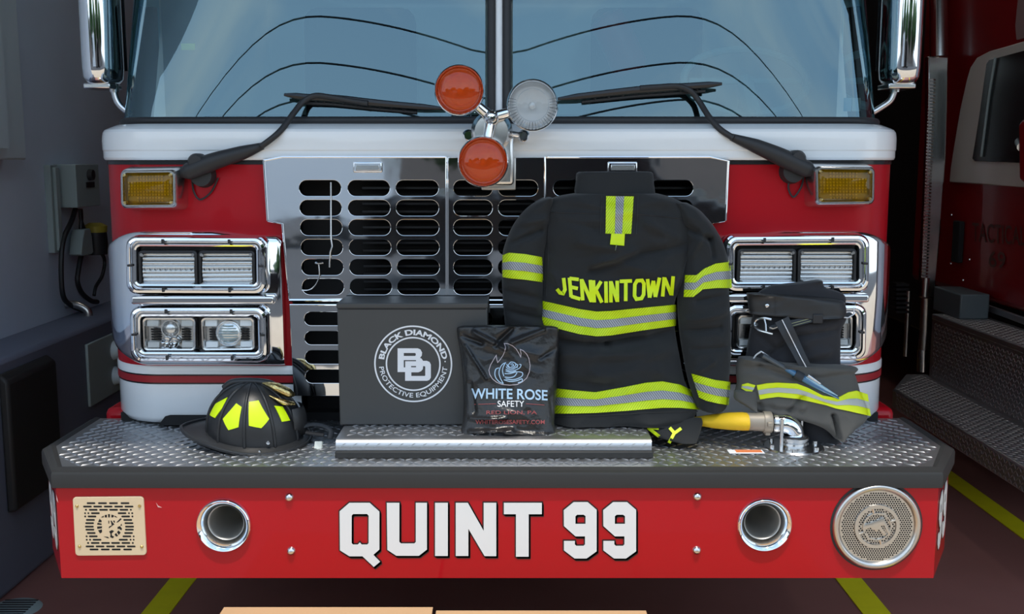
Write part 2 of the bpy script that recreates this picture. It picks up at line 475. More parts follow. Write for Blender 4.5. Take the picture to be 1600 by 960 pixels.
# hanging cables and plugs
def wpt(px, py, off=0.05): return WX(px, py, WL+off)
def cabl(pts, r, label, mt='cable', n=10):
    o = MB().tube(catmull([wpt(*p) for p in pts], n), r, 8).build('power_cable', M[mt])
    return tag(o, label, 'cable', 'cables under the control box')
cabl([(118, 326), (112, 345), (100, 372), (96, 400), (96, 440), (100, 466), (112, 478), (128, 485), (138, 490)], 0.012, 'thick dark cable curving down the left wall, nearest the duct')
cabl([(125, 327), (127, 345), (135, 365), (150, 385), (163, 405), (160, 430), (150, 448), (147, 462)], 0.009, 'thin black cable looping behind the yellow plug toward the truck')
t = thing('cable_connector', wpt(127, 395), 'grey wedge shaped cable connector hanging from a short black lead', 'connector')
g = wpt(128, 360); h = wpt(128, 396)
R = []
for (py, w) in ((358, .022), (372, .035), (396, .045), (399, .03)):
    c = wpt(127, py); R.append([(c.x + sx*0.03, c.y + sy*w*1.6, c.z) for sx, sy in ((-1,-1),(1,-1),(1,1),(-1,1))])
MB().rings(R, cap=(True, True)).build('housing', M['grey_box'], t, bevel=0.004)
MB().tube(catmull([wpt(126, 327), wpt(127, 342), wpt(126, 360)], 6), 0.010, 8).build('lead', M['cable'], t)
MB().tube(catmull([wpt(127, 398), wpt(123, 420), wpt(121, 440), wpt(128, 458), wpt(142, 470), wpt(152, 472)], 8), 0.012, 8).build('tail_lead', M['cable'], t)
t = thing('yellow_plug', wpt(150, 390, .06), 'dull yellow and black plug hanging on the left wall against the truck', 'plug')
c = wpt(150, 374, .06)
MB().lathe((c.x, c.y, c.z-0.075), [(0.0, 0.0), (0.05, 0.0), (0.055, 0.05), (0.052, 0.11)], 16, 'Z').build('body', M['cable'], t)
MB().lathe((c.x, c.y, c.z+0.035), [(0.054, 0.0), (0.056, 0.03), (0.03, 0.045), (0.0, 0.045)], 16, 'Z').build('cap', mat('dull_yellow', (0.35, 0.28, 0.03), 0.5), t)
# small wall fittings at the ledge, far left behind the bumper
t = thing('pipe_stub', WX(138, 500, -1.95), 'stub of brass pipe on the ledge of the left wall', 'pipe')
c = WX(138, 503, -1.95)
MB().tube(catmull([c+Vector((0,0,-.0)), c+Vector((0,0,.05)), c+Vector((-.05,0,.08)), c+Vector((-.10,0,.08))], 6), 0.018, 10).build('elbow', M['steel'], t)
MB().lathe(c+Vector((0,0,-0.012)), [(0,0),(0.03,0),(0.03,0.014),(0,0.014)], 14, 'Z').build('flange', M['steel'], t)
# low valve panel
yy = WX(170, 600, -1.833).y
t = thing('wall_outlet', (-1.82, yy, 0.55), 'grey wall outlet with two round sockets low on the left wall', 'outlet')
MB().box((-1.833, yy-0.25, 0.52), (-1.82, yy+0.35, 0.80)).build('backplate', M['grey_box'], t, bevel=0.004)
for z in (0.60, 0.72):
    MB().lathe((-1.82, yy+0.05, z), [(0.0, 0.03), (0.035, 0.03), (0.045, 0.0)], 16, 'X').build('socket', M['wall_light'], t)
# painted floor lines
for (x, y0, y1_, lb) in ((-1.23, 1.86, 12, 'yellow painted line on the floor left of the fire truck'),
                        (1.333, 1.86, 12, 'yellow painted line under the right end of the bumper'),
                        (2.262, 1.86, 12, 'yellow painted line beside the running board of the dark red truck')):
    o = MB().box((x-0.05, y0, 0.0), (x+0.05, y1_, 0.004)).build('floor_line', M['line'])
    tag(o, lb, 'floor line', 'yellow floor lines')
c = WZ(22, 952, 0)
t = thing('floor_drain', (c.x, c.y, 0), 'round metal drain cover in the floor by the left wall', 'drain')
MB().lathe((c.x, c.y, 0), [(0.0, 0.006), (0.085, 0.006), (0.095, 0.0)], 32, 'Z').build('cover', M['grey_box'], t)
gb = MB()
for k in range(-3, 4): gb.box((c.x-0.06, c.y+k*0.02-0.004, 0.005), (c.x+0.06, c.y+k*0.02+0.004, 0.008))
gb.build('grate', M['black'], t)
# yard beyond the door, seen only in the reflections
road = MB().box((-60, -90, -0.22), (60, -2.2, -0.01)).build('road', M['asphalt']); struct(road)
def blob_tree(x, y, h, r, label):
    t = thing('tree', (x, y, 0), label, 'tree', 'trees across the road')
    MB().tube([(x, y, 0), (x+.1, y, h*.4), (x, y, h*.7)], [0.25, 0.2, 0.12], 8).build('trunk', M['brick'], t)
    bm = bmesh.new(); bmesh.ops.create_icosphere(bm, subdivisions=4, radius=1)
    vs = []
    for v in bm.verts:
        d = 1 + 0.35*noise.noise(v.co*2.2 + Vector((x, y, 0))) + 0.15*noise.noise(v.co*6)
        vs.append((x + v.co.x*r*d, y + v.co.y*r*d, h*0.62 + v.co.z*h*0.38*d))
    fs = [tuple(v.index for v in f.verts) for f in bm.faces]; bm.free()
    MB().add(vs, fs).build('crown', M['leaf'], t, angle=80)
for i, (x, y, h, r) in enumerate(((-22, -27, 6.0, 3.6), (-9.5, -29, 6.6, 4), (-1, -28, 5.4, 3.2), (8, -26, 6.8, 4.2), (19, -28, 6, 4), (30, -30, 6.5, 4.5))):
    blob_tree(x, y, h, r, 'leafy tree across the road facing the garage, number %s along the row' % ('one two three four five six'.split()[i]))
t = thing('house', (0, -38, 0), 'low pale house behind the trees across the road', 'house')
MB().box((-34, -44, 0), (34, -38, 3.4)).build('wall', M['brick'], t)
MB().add([(-35, -37.5, 3.4), (35, -37.5, 3.4), (35, -44.5, 3.4), (-35, -44.5, 3.4), (-35, -41, 5.2), (35, -41, 5.2)],
         [(0,1,5,4), (2,3,4,5), (0,4,3), (1,2,5), (0,3,2,1)]).build('roof', M['asphalt'], t)
# white van and dark pickup parked on the apron, mirrored in the grille
def vehicle(name, x0, x1, y0, y1, h, bodym, label, cat, boxy):
    t = thing(name, ((x0+x1)/2, (y0+y1)/2, 0), label, cat)
    zc = h*0.55
    body = MB()
    L = x1 - x0
    prof = [(x0, .45), (x0, zc*.95), (x0+L*.06, zc), (x0+L*(.10 if boxy else .30), zc), (x0+L*(.16 if boxy else .38), h), (x1-L*(.02 if boxy else .32), h), (x1-L*(.0 if boxy else .27), zc), (x1, zc*.97), (x1, .45)]
    body.prism(prof, y0, y1); body.build('body', bodym, t, bevel=0.05, seg=3)
    wa, wb_ = (x0+L*.17, x0+L*.36) if boxy else (x0+L*.38, x1-L*.33)
    MB().box((wa, y1, zc+.05), (wb_, y1+.01, h-.12)).build('window', M['black_gloss'], t)
    for xw in (x0+L*.2, x1-L*.2):
        MB().lathe((xw, y1-.10, .36), [(0, .12), (.2, .12), (.22, .10), (.34, .11), (.36, .06), (.36, -.1), (0, -.1)], 24, 'Y').build('wheel', M['black'], t)
vehicle('white_van', -7.0, -2.35, -16.0, -14.0, 2.35, M['white'], 'white van parked out on the apron opposite the truck', 'van', True)
vehicle('dark_pickup', -1.75, 3.4, -9.5, -7.6, 2.0, M['black_gloss'], 'dark pickup parked out on the apron opposite the truck', 'pickup', False)
# overhead wires mirrored in the windshield
for k, (y, z, lb) in enumerate(((-12.2, 8.22, 'lowest overhead wire strung across the yard'), (-12.2, 8.95, 'middle overhead wire strung across the yard'), (-12.2, 9.88, 'upper overhead wire strung across the yard'))):
    pts = [(x, y, z + 0.0006*x*x) for x in range(-56, 57, 4)]
    tag(MB().tube(pts, 0.021, 6).build('overhead_wire', M['cable']), lb, 'overhead wire', 'overhead wires')
for x, lb in ((-58, 'wooden utility pole at the left end of the overhead wires'), (58, 'wooden utility pole at the right end of the overhead wires')):
    t = thing('utility_pole', (x, -12.2, 0), lb, 'utility pole', 'utility poles')
    MB().lathe((x, -12.2, 0), [(0, 0), (.18, 0), (.13, 12.4), (0, 12.4)], 12, 'Z').build('post', M['brick'], t)
    MB().box((x-.08, -13.4, 11.9), (x+.08, -11.0, 12.1)).build('crossarm', M['brick'], t)

def add_fill_light(x, y, label):  # unseen light added to brighten the garage and the dark red truck
    t = thing('fill_light', (x, y, 4.6), label, 'ceiling light', 'garage ceiling lights')
    MB().box((x-.12, y-.7, 4.52), (x+.12, y+.7, 4.6)).build('housing', M['white'], t, bevel=.01)
    em = bpy.data.materials.new('fill_emitter'); em.use_nodes = True
    b = em.node_tree.nodes['Principled BSDF']; b.inputs['Emission Color'].default_value = (1, .97, .92, 1); b.inputs['Emission Strength'].default_value = FILL_STRENGTH
    MB().box((x-.09, y-.66, 4.50), (x+.09, y+.66, 4.522)).build('fill_panel', em, t)
FILL_STRENGTH = 5.0
for x, y, lb in ((1.75, 4.0, 'front ceiling light between the two trucks'), (1.75, 7.5, 'rear ceiling light between the two trucks'), (-1.65, 5.2, 'ceiling light along the left wall')):
    add_fill_light(x, y, lb)
# ================================================================ fire truck
YF = 2.98
truck = thing('fire_truck', (0, YF+1.2, 0), 'red and white fire truck nosed up to the garage door, filling the picture', 'fire truck')
HW, FL = 1.152, 0.98
def plan(extra=0.0, yb=5.3, n=12):
    """half plan of the cab front from the centre to the rear, offset outward"""
    P = [(0.0, YF-extra), (0.3, YF-extra), (0.6, YF-extra), (FL, YF-extra)]
    for k in range(1, n+1):
        a = math.pi/2*k/n
        P.append((FL + (HW-FL+extra)*math.sin(a), YF+0.2 - (0.2+extra)*math.cos(a)))
    P.append((HW+extra, yb))
    return P
class Halves(list):
    def build(s, *a, **k): return [m.build(*a, **k) for m in s]
def wrap_open(prof, xi, yb=5.3):
    out = Halves()
    for s in (-1, 1):
        R = []
        for off, z in prof:
            H = [(xi, YF-off)] + [q for q in plan(off, yb) if q[0] > xi + .01]
            R.append([(s*x, y, z) for x, y in H] if s > 0 else [(s*x, y, z) for x, y in H[::-1]])
        out.append(MB().grid(R))
    return out
def wrap(prof, yb=5.3, x0=None):
    """sweep an (outward offset, z) profile around the cab nose"""
    R = []
    for off, z in prof:
        H = plan(off, yb)
        ring = [(-x, y, z) for x, y in H[::-1]][:-1] + [(x, y, z) for x, y in H]
        R.append(ring)
    return MB().grid(R)
zf = lambda py: W(420, py, YF).z
z_top, z_wb = zf(199), zf(251)
z_r0 = zf(574)
wrap([(-.06, z_top+.012), (-.03, z_top+.010), (-.004, z_top), (.006, z_top-.005), (.011, z_top-.012), (.013, z_top-.022), (.014, z_top-.034), (.014, z_wb+.03), (.012, z_wb+.026), (.012, z_wb+.008), (.009, z_wb+.002), (0, z_wb), (-.02, z_wb)]).build('white_band', M['white'], truck, angle=24)
wrap([(-.004, z_wb), (.003, z_wb), (.003, z_wb-.011), (-.004, z_wb-.011)]).build('pinstripe', M['black_gloss'], truck)
wrap_open([(0, z_wb-.01), (0, z_r0-.002)], .588).build('red_panel', M['red'], truck)
z1, z2, z3 = zf(585), zf(587.5), zf(598)
wrap_open([(0, z_r0+.004), (.003, z_r0), (.003, z1), (0, z1)], .57).build('silver_stripe', M['white'], truck)
wrap_open([(.0, z1), (.001, z1), (.001, z2), (0, z2)], .57).build('stripe_edge', M['black_gloss'], truck)
wrap_open([(0, z2), (.003, z2), (.003, z3), (0, z3)], .57).build('red_stripe', mat('red_reflective_stripe', (0.33, 0.012, 0.018), 0.4), truck)
wrap_open([(0, z3), (.001, z3), (.001, z3-.005), (0, z3-.005)], .57).build('stripe_edge', M['black_gloss'], truck)
wrap_open([(0, z3-.005), (0, 0.862), (-.012, 0.845), (-.04, 0.842)], .57).build('apron_panel', M['white'], truck, angle=60)
# dark cut-outs below the panel
for s in (-1, 1):
    R = [[(s*x, YF-.002, z) for x, z in ((.62, .846), (.955, .846), (.965, .856), (.975, .872), (.62, .872))]]
    MB().prism([(s*.60, .84), (s*.985, .84), (s*.965, .866), (s*.95, .870), (s*.60, .870)], YF-.004, YF+.03).build('panel_notch', M['void'], truck)
# cab shell: roof, rear, pillars
sh = MB()
H = plan(-.03)
ring = lambda off, z, dy=0: [(-x, y+dy, z) for x, y in plan(off)[::-1]][:-1] + [(x, y+dy, z) for x, y in plan(off)]
sh.grid([ring(-.02, 2.62, .24), ring(-.015, 2.9, .32), ring(-.10, 3.0, .36)])
tp = ring(-.10, 3.0, .36); sh.add(tp, [tuple(range(len(tp)))])
sh.box((-HW, 5.2, .5), (HW, 5.3, 2.98))
for s in (-1, 1): sh.box((s*HW-.02, 3.62, 1.55), (s*HW+.02, 5.3, 2.95))
sh.build('cab_shell', M['white'], truck, angle=50)
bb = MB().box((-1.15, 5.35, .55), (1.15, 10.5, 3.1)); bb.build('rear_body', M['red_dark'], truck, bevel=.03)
MB().box((-.55, 2.9, .45), (.55, 10.4, .75)).build('chassis', M['void'], truck, bevel=.01)
MB().box((-1.12, 3.05, .80), (1.12, 5.2, .86)).build('cab_floor', M['void'], truck)
for s in (-1, 1):
    w = MB().lathe((s*.98, 4.6, .53), [(0, -.14), (.24, -.14), (.28, -.16), (.50, -.15), (.53, -.10), (.53, .10), (.50, .15), (.28, .16), (0, .14)], 40, 'X').build('wheel', M['black_soft'], truck)
    MB().lathe((s*1.13, 4.6, .53), [(0, 0.02*s), (.12, .02*s), (.14, -.01*s), (.26, -.03*s)], 32, 'X').build('hub', M['chrome_soft'], w)
# red fender behind the bumper ends
for s in (-1, 1):
    MB().box((s*1.13-.06, 3.10, .74), (s*1.13+.06, 3.9, .86)).build('fender', M['red'], truck, bevel=.02)

# ---- windshield
GZ0, GZ1 = zf(190)-.002, 2.60
def gplan(n=26):
    P = []
    for k in range(n+1):
        x = 1.02*k/n
        P.append((x, 3.045 + 0.035*x**2.6))
    y0 = P[-1][1]
    for k in range(1, 15):
        a = math.pi/2*k/14
        P.append((1.02 + .118*math.sin(a), y0 + .02*math.sin(a) + .20*(1-math.cos(a))))
    P.append((1.138, y0+.42))
    return P
def glean(x, z):
    l = 0.17 + 0.028*max(0, 1-x/0.75)**2 + 0.11*max(0, (x-.50)/.5)**2.5
    return l*(z-GZ0)
GP = gplan()
def gpt(k, z, s, off=0.0):
    x, y = GP[k]
    return (s*x, y + glean(x, z) - off, z)
i0 = next(i for i, p in enumerate(GP) if p[0] > 0.02)
for s in (-1, 1):
    G = [[gpt(k, lerp(GZ0, GZ1, j/20), s) for k in range(i0, len(GP))] for j in range(21)]
    wsh = MB().grid(G, flip=(s > 0)).build('windshield', M['glass'], truck, angle=80)
    # gasket: along the divider, the bottom and the top
    rx0, rr = 0.0095, 0.022
    path = []
    xs_ = [p for p in GP if p[0] > .04]
    bot = [(p[0], p[1]) for p in xs_]
    path = [Vector((s*x, y + glean(x, GZ0+.006) - .004, GZ0+.006)) for x, y in bot[::-1]]
    path += [Vector((s*(.0215+.010), GP[1][1] + glean(.02, GZ0+.01)-.004, GZ0+.010)), Vector((s*.0215, GP[0][1]+glean(.02, GZ0+.03)-.004, GZ0+.03))]
    path += [Vector((s*.0215, GP[0][1]+glean(.02, z)-.004, z)) for z in (GZ0+.06, GZ0+.3, 2.2, GZ1)]
    MB().tube(path, [0.0125]*len(path), 10).build('gasket', M['black'], wsh, angle=80)
    # frit behind the glass edge
    MB().box((s*.70-.38, 3.28, GZ0-.03), (s*.70+.38, 3.3, GZ0-.01)).build('seal', M['black'], wsh)
dv = MB()
dv.grid([[(x, GP[0][1]+glean(0, z)-.008+abs(x)*.4, z) for x in (-.0135, -.008, 0, .008, .0135)] for z in (GZ0-.02, GZ0+.3, 2.2, GZ1)])
dv.build('divider', M['white'], truck, angle=60)
# cowl closing the gap between white band and glass
cw = MB()
cr = []
for off, z in ((-.03, z_top+.010), (-.05, z_top+.012)):
    H = plan(off); cr.append([(-x, y, z) for x, y in H[::-1]][:-1] + [(x, y, z) for x, y in H])
gl = [(-x, y, GZ0-.004) for x, y in GP[::-1]][:-1] + [(x, y, GZ0-.004) for x, y in GP]
cH = [(-x, y) for x, y in plan(-.03)[::-1]][:-1] + plan(-.03); nn_ = len(cH)
cw.add([(x, y, z_top+.004) for x, y in cH], [tuple(range(nn_))])
cw.build('cowl', M['black'], truck)
gs = MB()
gs.grid([[(-x, y-.012, GZ0-.016) for x, y in GP[::-1]][:-1]+[(x, y-.012, GZ0-.016) for x, y in GP], [(-x, y-.016, GZ0+.004) for x, y in GP[::-1]][:-1]+[(x, y-.016, GZ0+.004) for x, y in GP], [(-x, y+.01, GZ0+.008) for x, y in GP[::-1]][:-1]+[(x, y+.01, GZ0+.008) for x, y in GP]])
gs.build('sill_gasket', M['black'], truck, angle=70)
# stickers behind the glass
def sticker(px0, py0, px1, py1, m, yy):
    a, b = W(px0, py0, yy), W(px1, py1, yy)
    return MB().box((a.x, yy, b.z), (b.x, yy+.002, a.z)).build('sticker', m, truck)
sticker(283, 68, 305, 78, M['hv_leg'], 3.19)
sticker(1319, 153, 1330, 174, M['print_blue'], 3.20)
sticker(1332, 153, 1344, 174, M['print_white'], 3.21)
# interior
MB().prism([(-1.08, 1.45), (1.08, 1.45), (1.08, z_top+.01), (.9, z_top+.05), (-.9, z_top+.05), (-1.08, z_top+.01)], 3.32, 3.62).build('dashboard', M['black'], truck, bevel=.03)
for x, m in ((-.62, M['void']), (.62, M['void'])):
    st = MB().box((x-.25, 4.2, 1.25), (x+.25, 4.7, 1.42)).build('seat', m, truck, bevel=.05, seg=3)
    MB().box((x-.24, 4.62, 1.40), (x+.24, 4.78, 2.25)).build('seat_back', m, st, bevel=.06, seg=3)
p = W(965, 62, 4.4)
MB().tube(catmull([p+Vector((-.06, 0, .10)), p+Vector((.0, 0, 0)), p+Vector((.06, 0, -.13))], 6), [.03]+[.075]*11+[.06], 12).build('red_jacket', M['red'], truck)
p = W(1165, 100, 3.85)
wh = MB(); cpts = [(p.x + .22*math.cos(a), 3.85 + .09*math.sin(a), p.z - .06 + .12*math.sin(a)) for a in [2*math.pi*k/40 for k in range(41)]]
wh.tube(cpts, .014, 8, cap=False); wh.tube([(p.x-.2, 3.85, p.z-.06), (p.x+.2, 3.85, p.z-.06)], .012, 8)
wh.tube([(p.x, 3.85, p.z-.06), (p.x, 3.62, p.z-.25)], .03, 8)
wh.build('steering_wheel', M['grey_box'], truck)

# ---- wipers
def wiper(s):
    m = lambda px: px
    if s < 0:
        body = [(282, 272), (300, 266), (335, 252), (378, 239), (411, 228)]
        rod = [(408, 229), (428, 214), (442, 200), (458, 178), (474, 159), (492, 150), (515, 152), (545, 157), (575, 162)]
        blade = [(444, 148), (480, 152), (520, 154), (575, 160), (630, 165), (695, 170)]
    else:
        body = [(1272, 268), (1255, 262), (1215, 243), (1180, 228), (1142, 214)]
        rod = [(1146, 216), (1125, 202), (1108, 183), (1092, 158), (1078, 142), (1058, 135), (1030, 136), (1000, 138)]
        blade = [(1128, 131), (1090, 134), (1050, 137), (995, 141), (930, 148), (870, 155)]
    yb = [2.945, 2.94, 2.945, 2.955, 2.965]
    root = MB().tube(catmull([W(x, y, yy) for (x, y), yy in zip(body, yb)], 8), [interp(i, [0, 6, 14, 24, 32], [.012, .026, .028, .022, .011]) for i in range(33)], 12, flat=.9).build('wiper', M['black'], truck, angle=60)
    c = W(310 if s < 0 else 1243, 258 if s < 0 else 253, 2.95)
    MB().lathe((c.x, c.y-.02, c.z+.008), [(0, -.012), (.018, -.010), (.024, 0), (.024, .06)], 20, 'Y').build('pivot_cap', M['black'], root)
    b2 = W(318 if s < 0 else 1237, 274 if s < 0 else 268, 2.975)
    MB().lathe(b2, [(0, -.03), (.03, -.028), (.036, .01)], 20, 'Y').build('pivot_boss', M['black'], root)
    n = len(rod)
    MB().tube(catmull([W(x, y, 2.952 if y > 203 else lerp(2.965, 3.030, min(1, (203-y)/45))) for i, (x, y) in enumerate(rod)], 6), .0085, 10).build('arm', M['black'], root)
    yw = 3.036
    bl = MB(); bp = [W(x, y, yw) for x, y in blade]
    bl.tube(catmull(bp, 6), [interp(i/30, [0, .1, .5, .9, 1], [.004, .009, .0115, .009, .004]) for i in range(6*(len(bp)-1)+1)], 8)
    bo = bl.build('blade', M['black_gloss'], root)
    br = MB(); P = catmull(bp, 6)
    br.tube([p + Vector((0, .012, -.016)) for p in P[4:-4]], .005, 6)
    for i in range(6, len(P)-5, 2): br.tube([P[i], P[i] + Vector((0, .012, -.016))], .0035, 6)
    br.build('blade_rubber', M['black'], root)
    # washer hose loop below the pivot
    hp = [(300, 280), (303, 300), (313, 312), (330, 300), (341, 278)] if s < 0 else [(1234, 278), (1232, 295), (1240, 308), (1252, 292), (1256, 274)]
    MB().tube(catmull([W(x, y, 2.972) for x, y in hp], 8), .0028, 6).build('washer_hose', M['cable'], root)
wiper(-1); wiper(1)

# ---- mirrors
def mirror(s):
    X = 1.27
    zb = W(180, 133, 3.25).z
    m_ = MB()
    xa, xb = (-1.252, -1.150) if s < 0 else (1.158, 1.262)
    cx, hw = (xa+xb)/2, (xb-xa)/2
    yc = 3.27
    R = []
    for z, k in ((zb, .55), (zb+.006, .8), (zb+.02, .95), (zb+.05, 1), (zb+.3, 1), (zb+.62, 1), (zb+.66, .8), (zb+.67, .4)):
        ring = []
        for j in range(24):
            a = 2*math.pi*j/24
            ca, sa = math.cos(a), math.sin(a)
            q = lambda v, e: math.copysign(abs(v)**e, v)
            ring.append((cx + hw*k*q(ca, .7), yc + .085*k*q(sa, .8), z))
        R.append(ring)
    root = m_.rings(R, cap=(True, True)).build('mirror', M['chrome'], truck, angle=60)
    MB().box((cx-hw*.8, yc+.08, zb+.05), (cx+hw*.8, yc+.09, zb+.6)).build('mirror_glass', M['black_gloss'], root)
    MB().box((cx-hw*.9, yc-.05, zb-.012), (cx+hw*.7, yc+.05, zb+.004)).build('base_cap', M['chrome_soft'], root, bevel=.004)
    if s < 0: pts = [(178, 132), (179, 146), (184, 160), (193, 170), (206, 178)]
    else: pts = [(1398, 130), (1397, 143), (1391, 157), (1378, 167), (1360, 178)]
    MB().tube(catmull([W(x, y, 3.28) for x, y in pts], 8), .010, 12).build('support_arm', M['chrome_soft'], root)
    MB().lathe(W(178 if s < 0 else 1399, 131, 3.28) - Vector((0, 0, .025)), [(0, 0), (.014, 0), (.014, .03), (0, .03)], 16, 'Z').build('collar', M['chrome_soft'], root)
mirror(-1); mirror(1)

# ---- grille
YG = 2.962
gx = lambda px, py: (W(px, py, YG).x, W(px, py, YG).z)
def slot(x0, x1, yc, h=26):
    a = gx(x0, yc-h/2); b = gx(x1, yc+h/2)
    return rrect(b[0]-a[0], a[1]-b[1], (a[1]-b[1])/2*.96, 6, (a[0]+b[0])/2, (a[1]+b[1])/2)
def plate(name, outline, slots, parent, y=YG, th=.006, m='grille'):
    vs, fs = shape2d([[gx(*p) for p in outline]] + slots, th/2, .0012)
    return MB().add([(x, y + z, zz) for x, zz, z in vs], fs).build(name, M[m], parent, angle=8)
rows = [294, 325, 355.5, 386.5, 417.5, 448]
gr = MB().box((W(470, 250, 3.1).x, 3.10, .84), (W(1090, 250, 3.1).x, 3.14, 1.60)).box((-.604, YF+.004, .84), (-.596, 3.14, 1.60)).box((.596, YF+.004, .84), (.604, 3.14, 1.60)).box((-.6, YF+.004, 1.60), (.6, 3.14, 1.61)).build('grille', M['void'], truck)
lslots = []
for i, y in enumerate(rows):
    d = i*0.9
    lslots += [slot(467+d, 534+d, y), slot(543+d*.7, 610+d*.7, y), slot(618+d*.5, 686+d*.4, y)]
plate('door_panel', [(412, 250), (440, 245), (696, 245), (697, 463), (452, 468), (443, 352), (440, 350), (419, 346), (417, 335)], lslots, gr)
mslots = []
for y in rows: mslots += [slot(708, 770, y), slot(778, 841, y)]
plate('fixed_panel', [(699, 247), (850, 247), (850, 463), (700, 463)], mslots, gr)
rslots = []
for i, y in enumerate(rows):
    d = i*0.9
    rslots += [slot(864-d*.4, 932-d*.5, y), slot(940-d*.7, 1007-d*.7, y), slot(1015-d, 1083-d, y)]
plate('door_panel', [(853, 245), (1110, 245), (1139, 252), (1135, 335), (1132, 346), (1108, 350), (1105, 352), (1098, 468), (853, 463)], rslots, gr)
l2 = []
for i, y in enumerate([498, 528, 558, 588]):
    l2 += [slot(475+i*.6, 545, y, 22), slot(555, 640, y, 22), slot(652, 770, y, 22), slot(785, 900, y, 22), slot(912, 990, y, 22), slot(1000, 1075-i*.6, y, 22)]
plate('lattice_panel', [(453, 476), (1097, 476), (1090, 618), (460, 618)], l2, gr)
# louvres behind the slots
lv = MB()
for k in range(26):
    z = 1.0 + k*.0225
    lv.box((W(566, 300, 3.05).x, 3.045, z), (W(1080, 300, 3.05).x, 3.075, z+.006))
lv.build('louvre', M['black_gloss'], gr)
# raised bright edges of the panels
def edge(pts, r=.0028, y=YG-.004):
    return MB().tube([W(px, py, y) for px, py in pts], r, 8).build('edge_trim', M['chrome'], gr)
edge([(413, 251), (441, 245.5), (696, 245.5)]); edge([(697.5, 245), (697.5, 463)]); edge([(851.5, 245), (851.5, 463)])
edge([(853, 246), (1110, 245.5), (1138, 252), (1134, 345)]); edge([(412, 251), (418, 345), (441, 350), (452, 467)])
edge([(452, 469.5), (1098, 469.5)], .004); edge([(453, 476.5), (1097, 476.5)])
edge([(700, 247), (700, 463)], .002)
# latch handles
for px in (575, 972):
    a, b = W(px-23, 253, YG), W(px+23, 270, YG)
    o = MB().box((a.x, YG-.012, b.z), (b.x, YG, a.z)).build('latch', M['chrome'], gr, bevel=.004, seg=3)
    a, b = W(px-18, 257, YG), W(px+19, 267, YG)
    MB().box((a.x, YG-.016, b.z), (b.x, YG-.010, a.z)).build('latch_paddle', M['chrome_soft'], gr, bevel=.002)
# pull wire with a small tee handle hanging in the slots
MB().tube([W(517, 285, YG-.008), W(517, 372, YG-.008), W(519, 385, YG-.012), W(516, 395, YG-.012), W(515, 410, YG-.012), W(515, 418, YG-.012)], .0022, 6).build('pull_wire', M['chrome_soft'], gr)
MB().tube(catmull([W(493, 411, YG-.01), W(498, 412, YG-.014), W(505, 411, YG-.01)], 4) , .003, 6).build('tee_handle', M['chrome_soft'], gr)
MB().tube(catmull([W(498, 413, YG-.012), W(499, 430, YG-.012), W(494, 444, YG-.010), W(484, 453, YG-.008), W(472, 454, YG-.004)], 6), .0018, 6).build('tee_wire', M['chrome_soft'], gr)

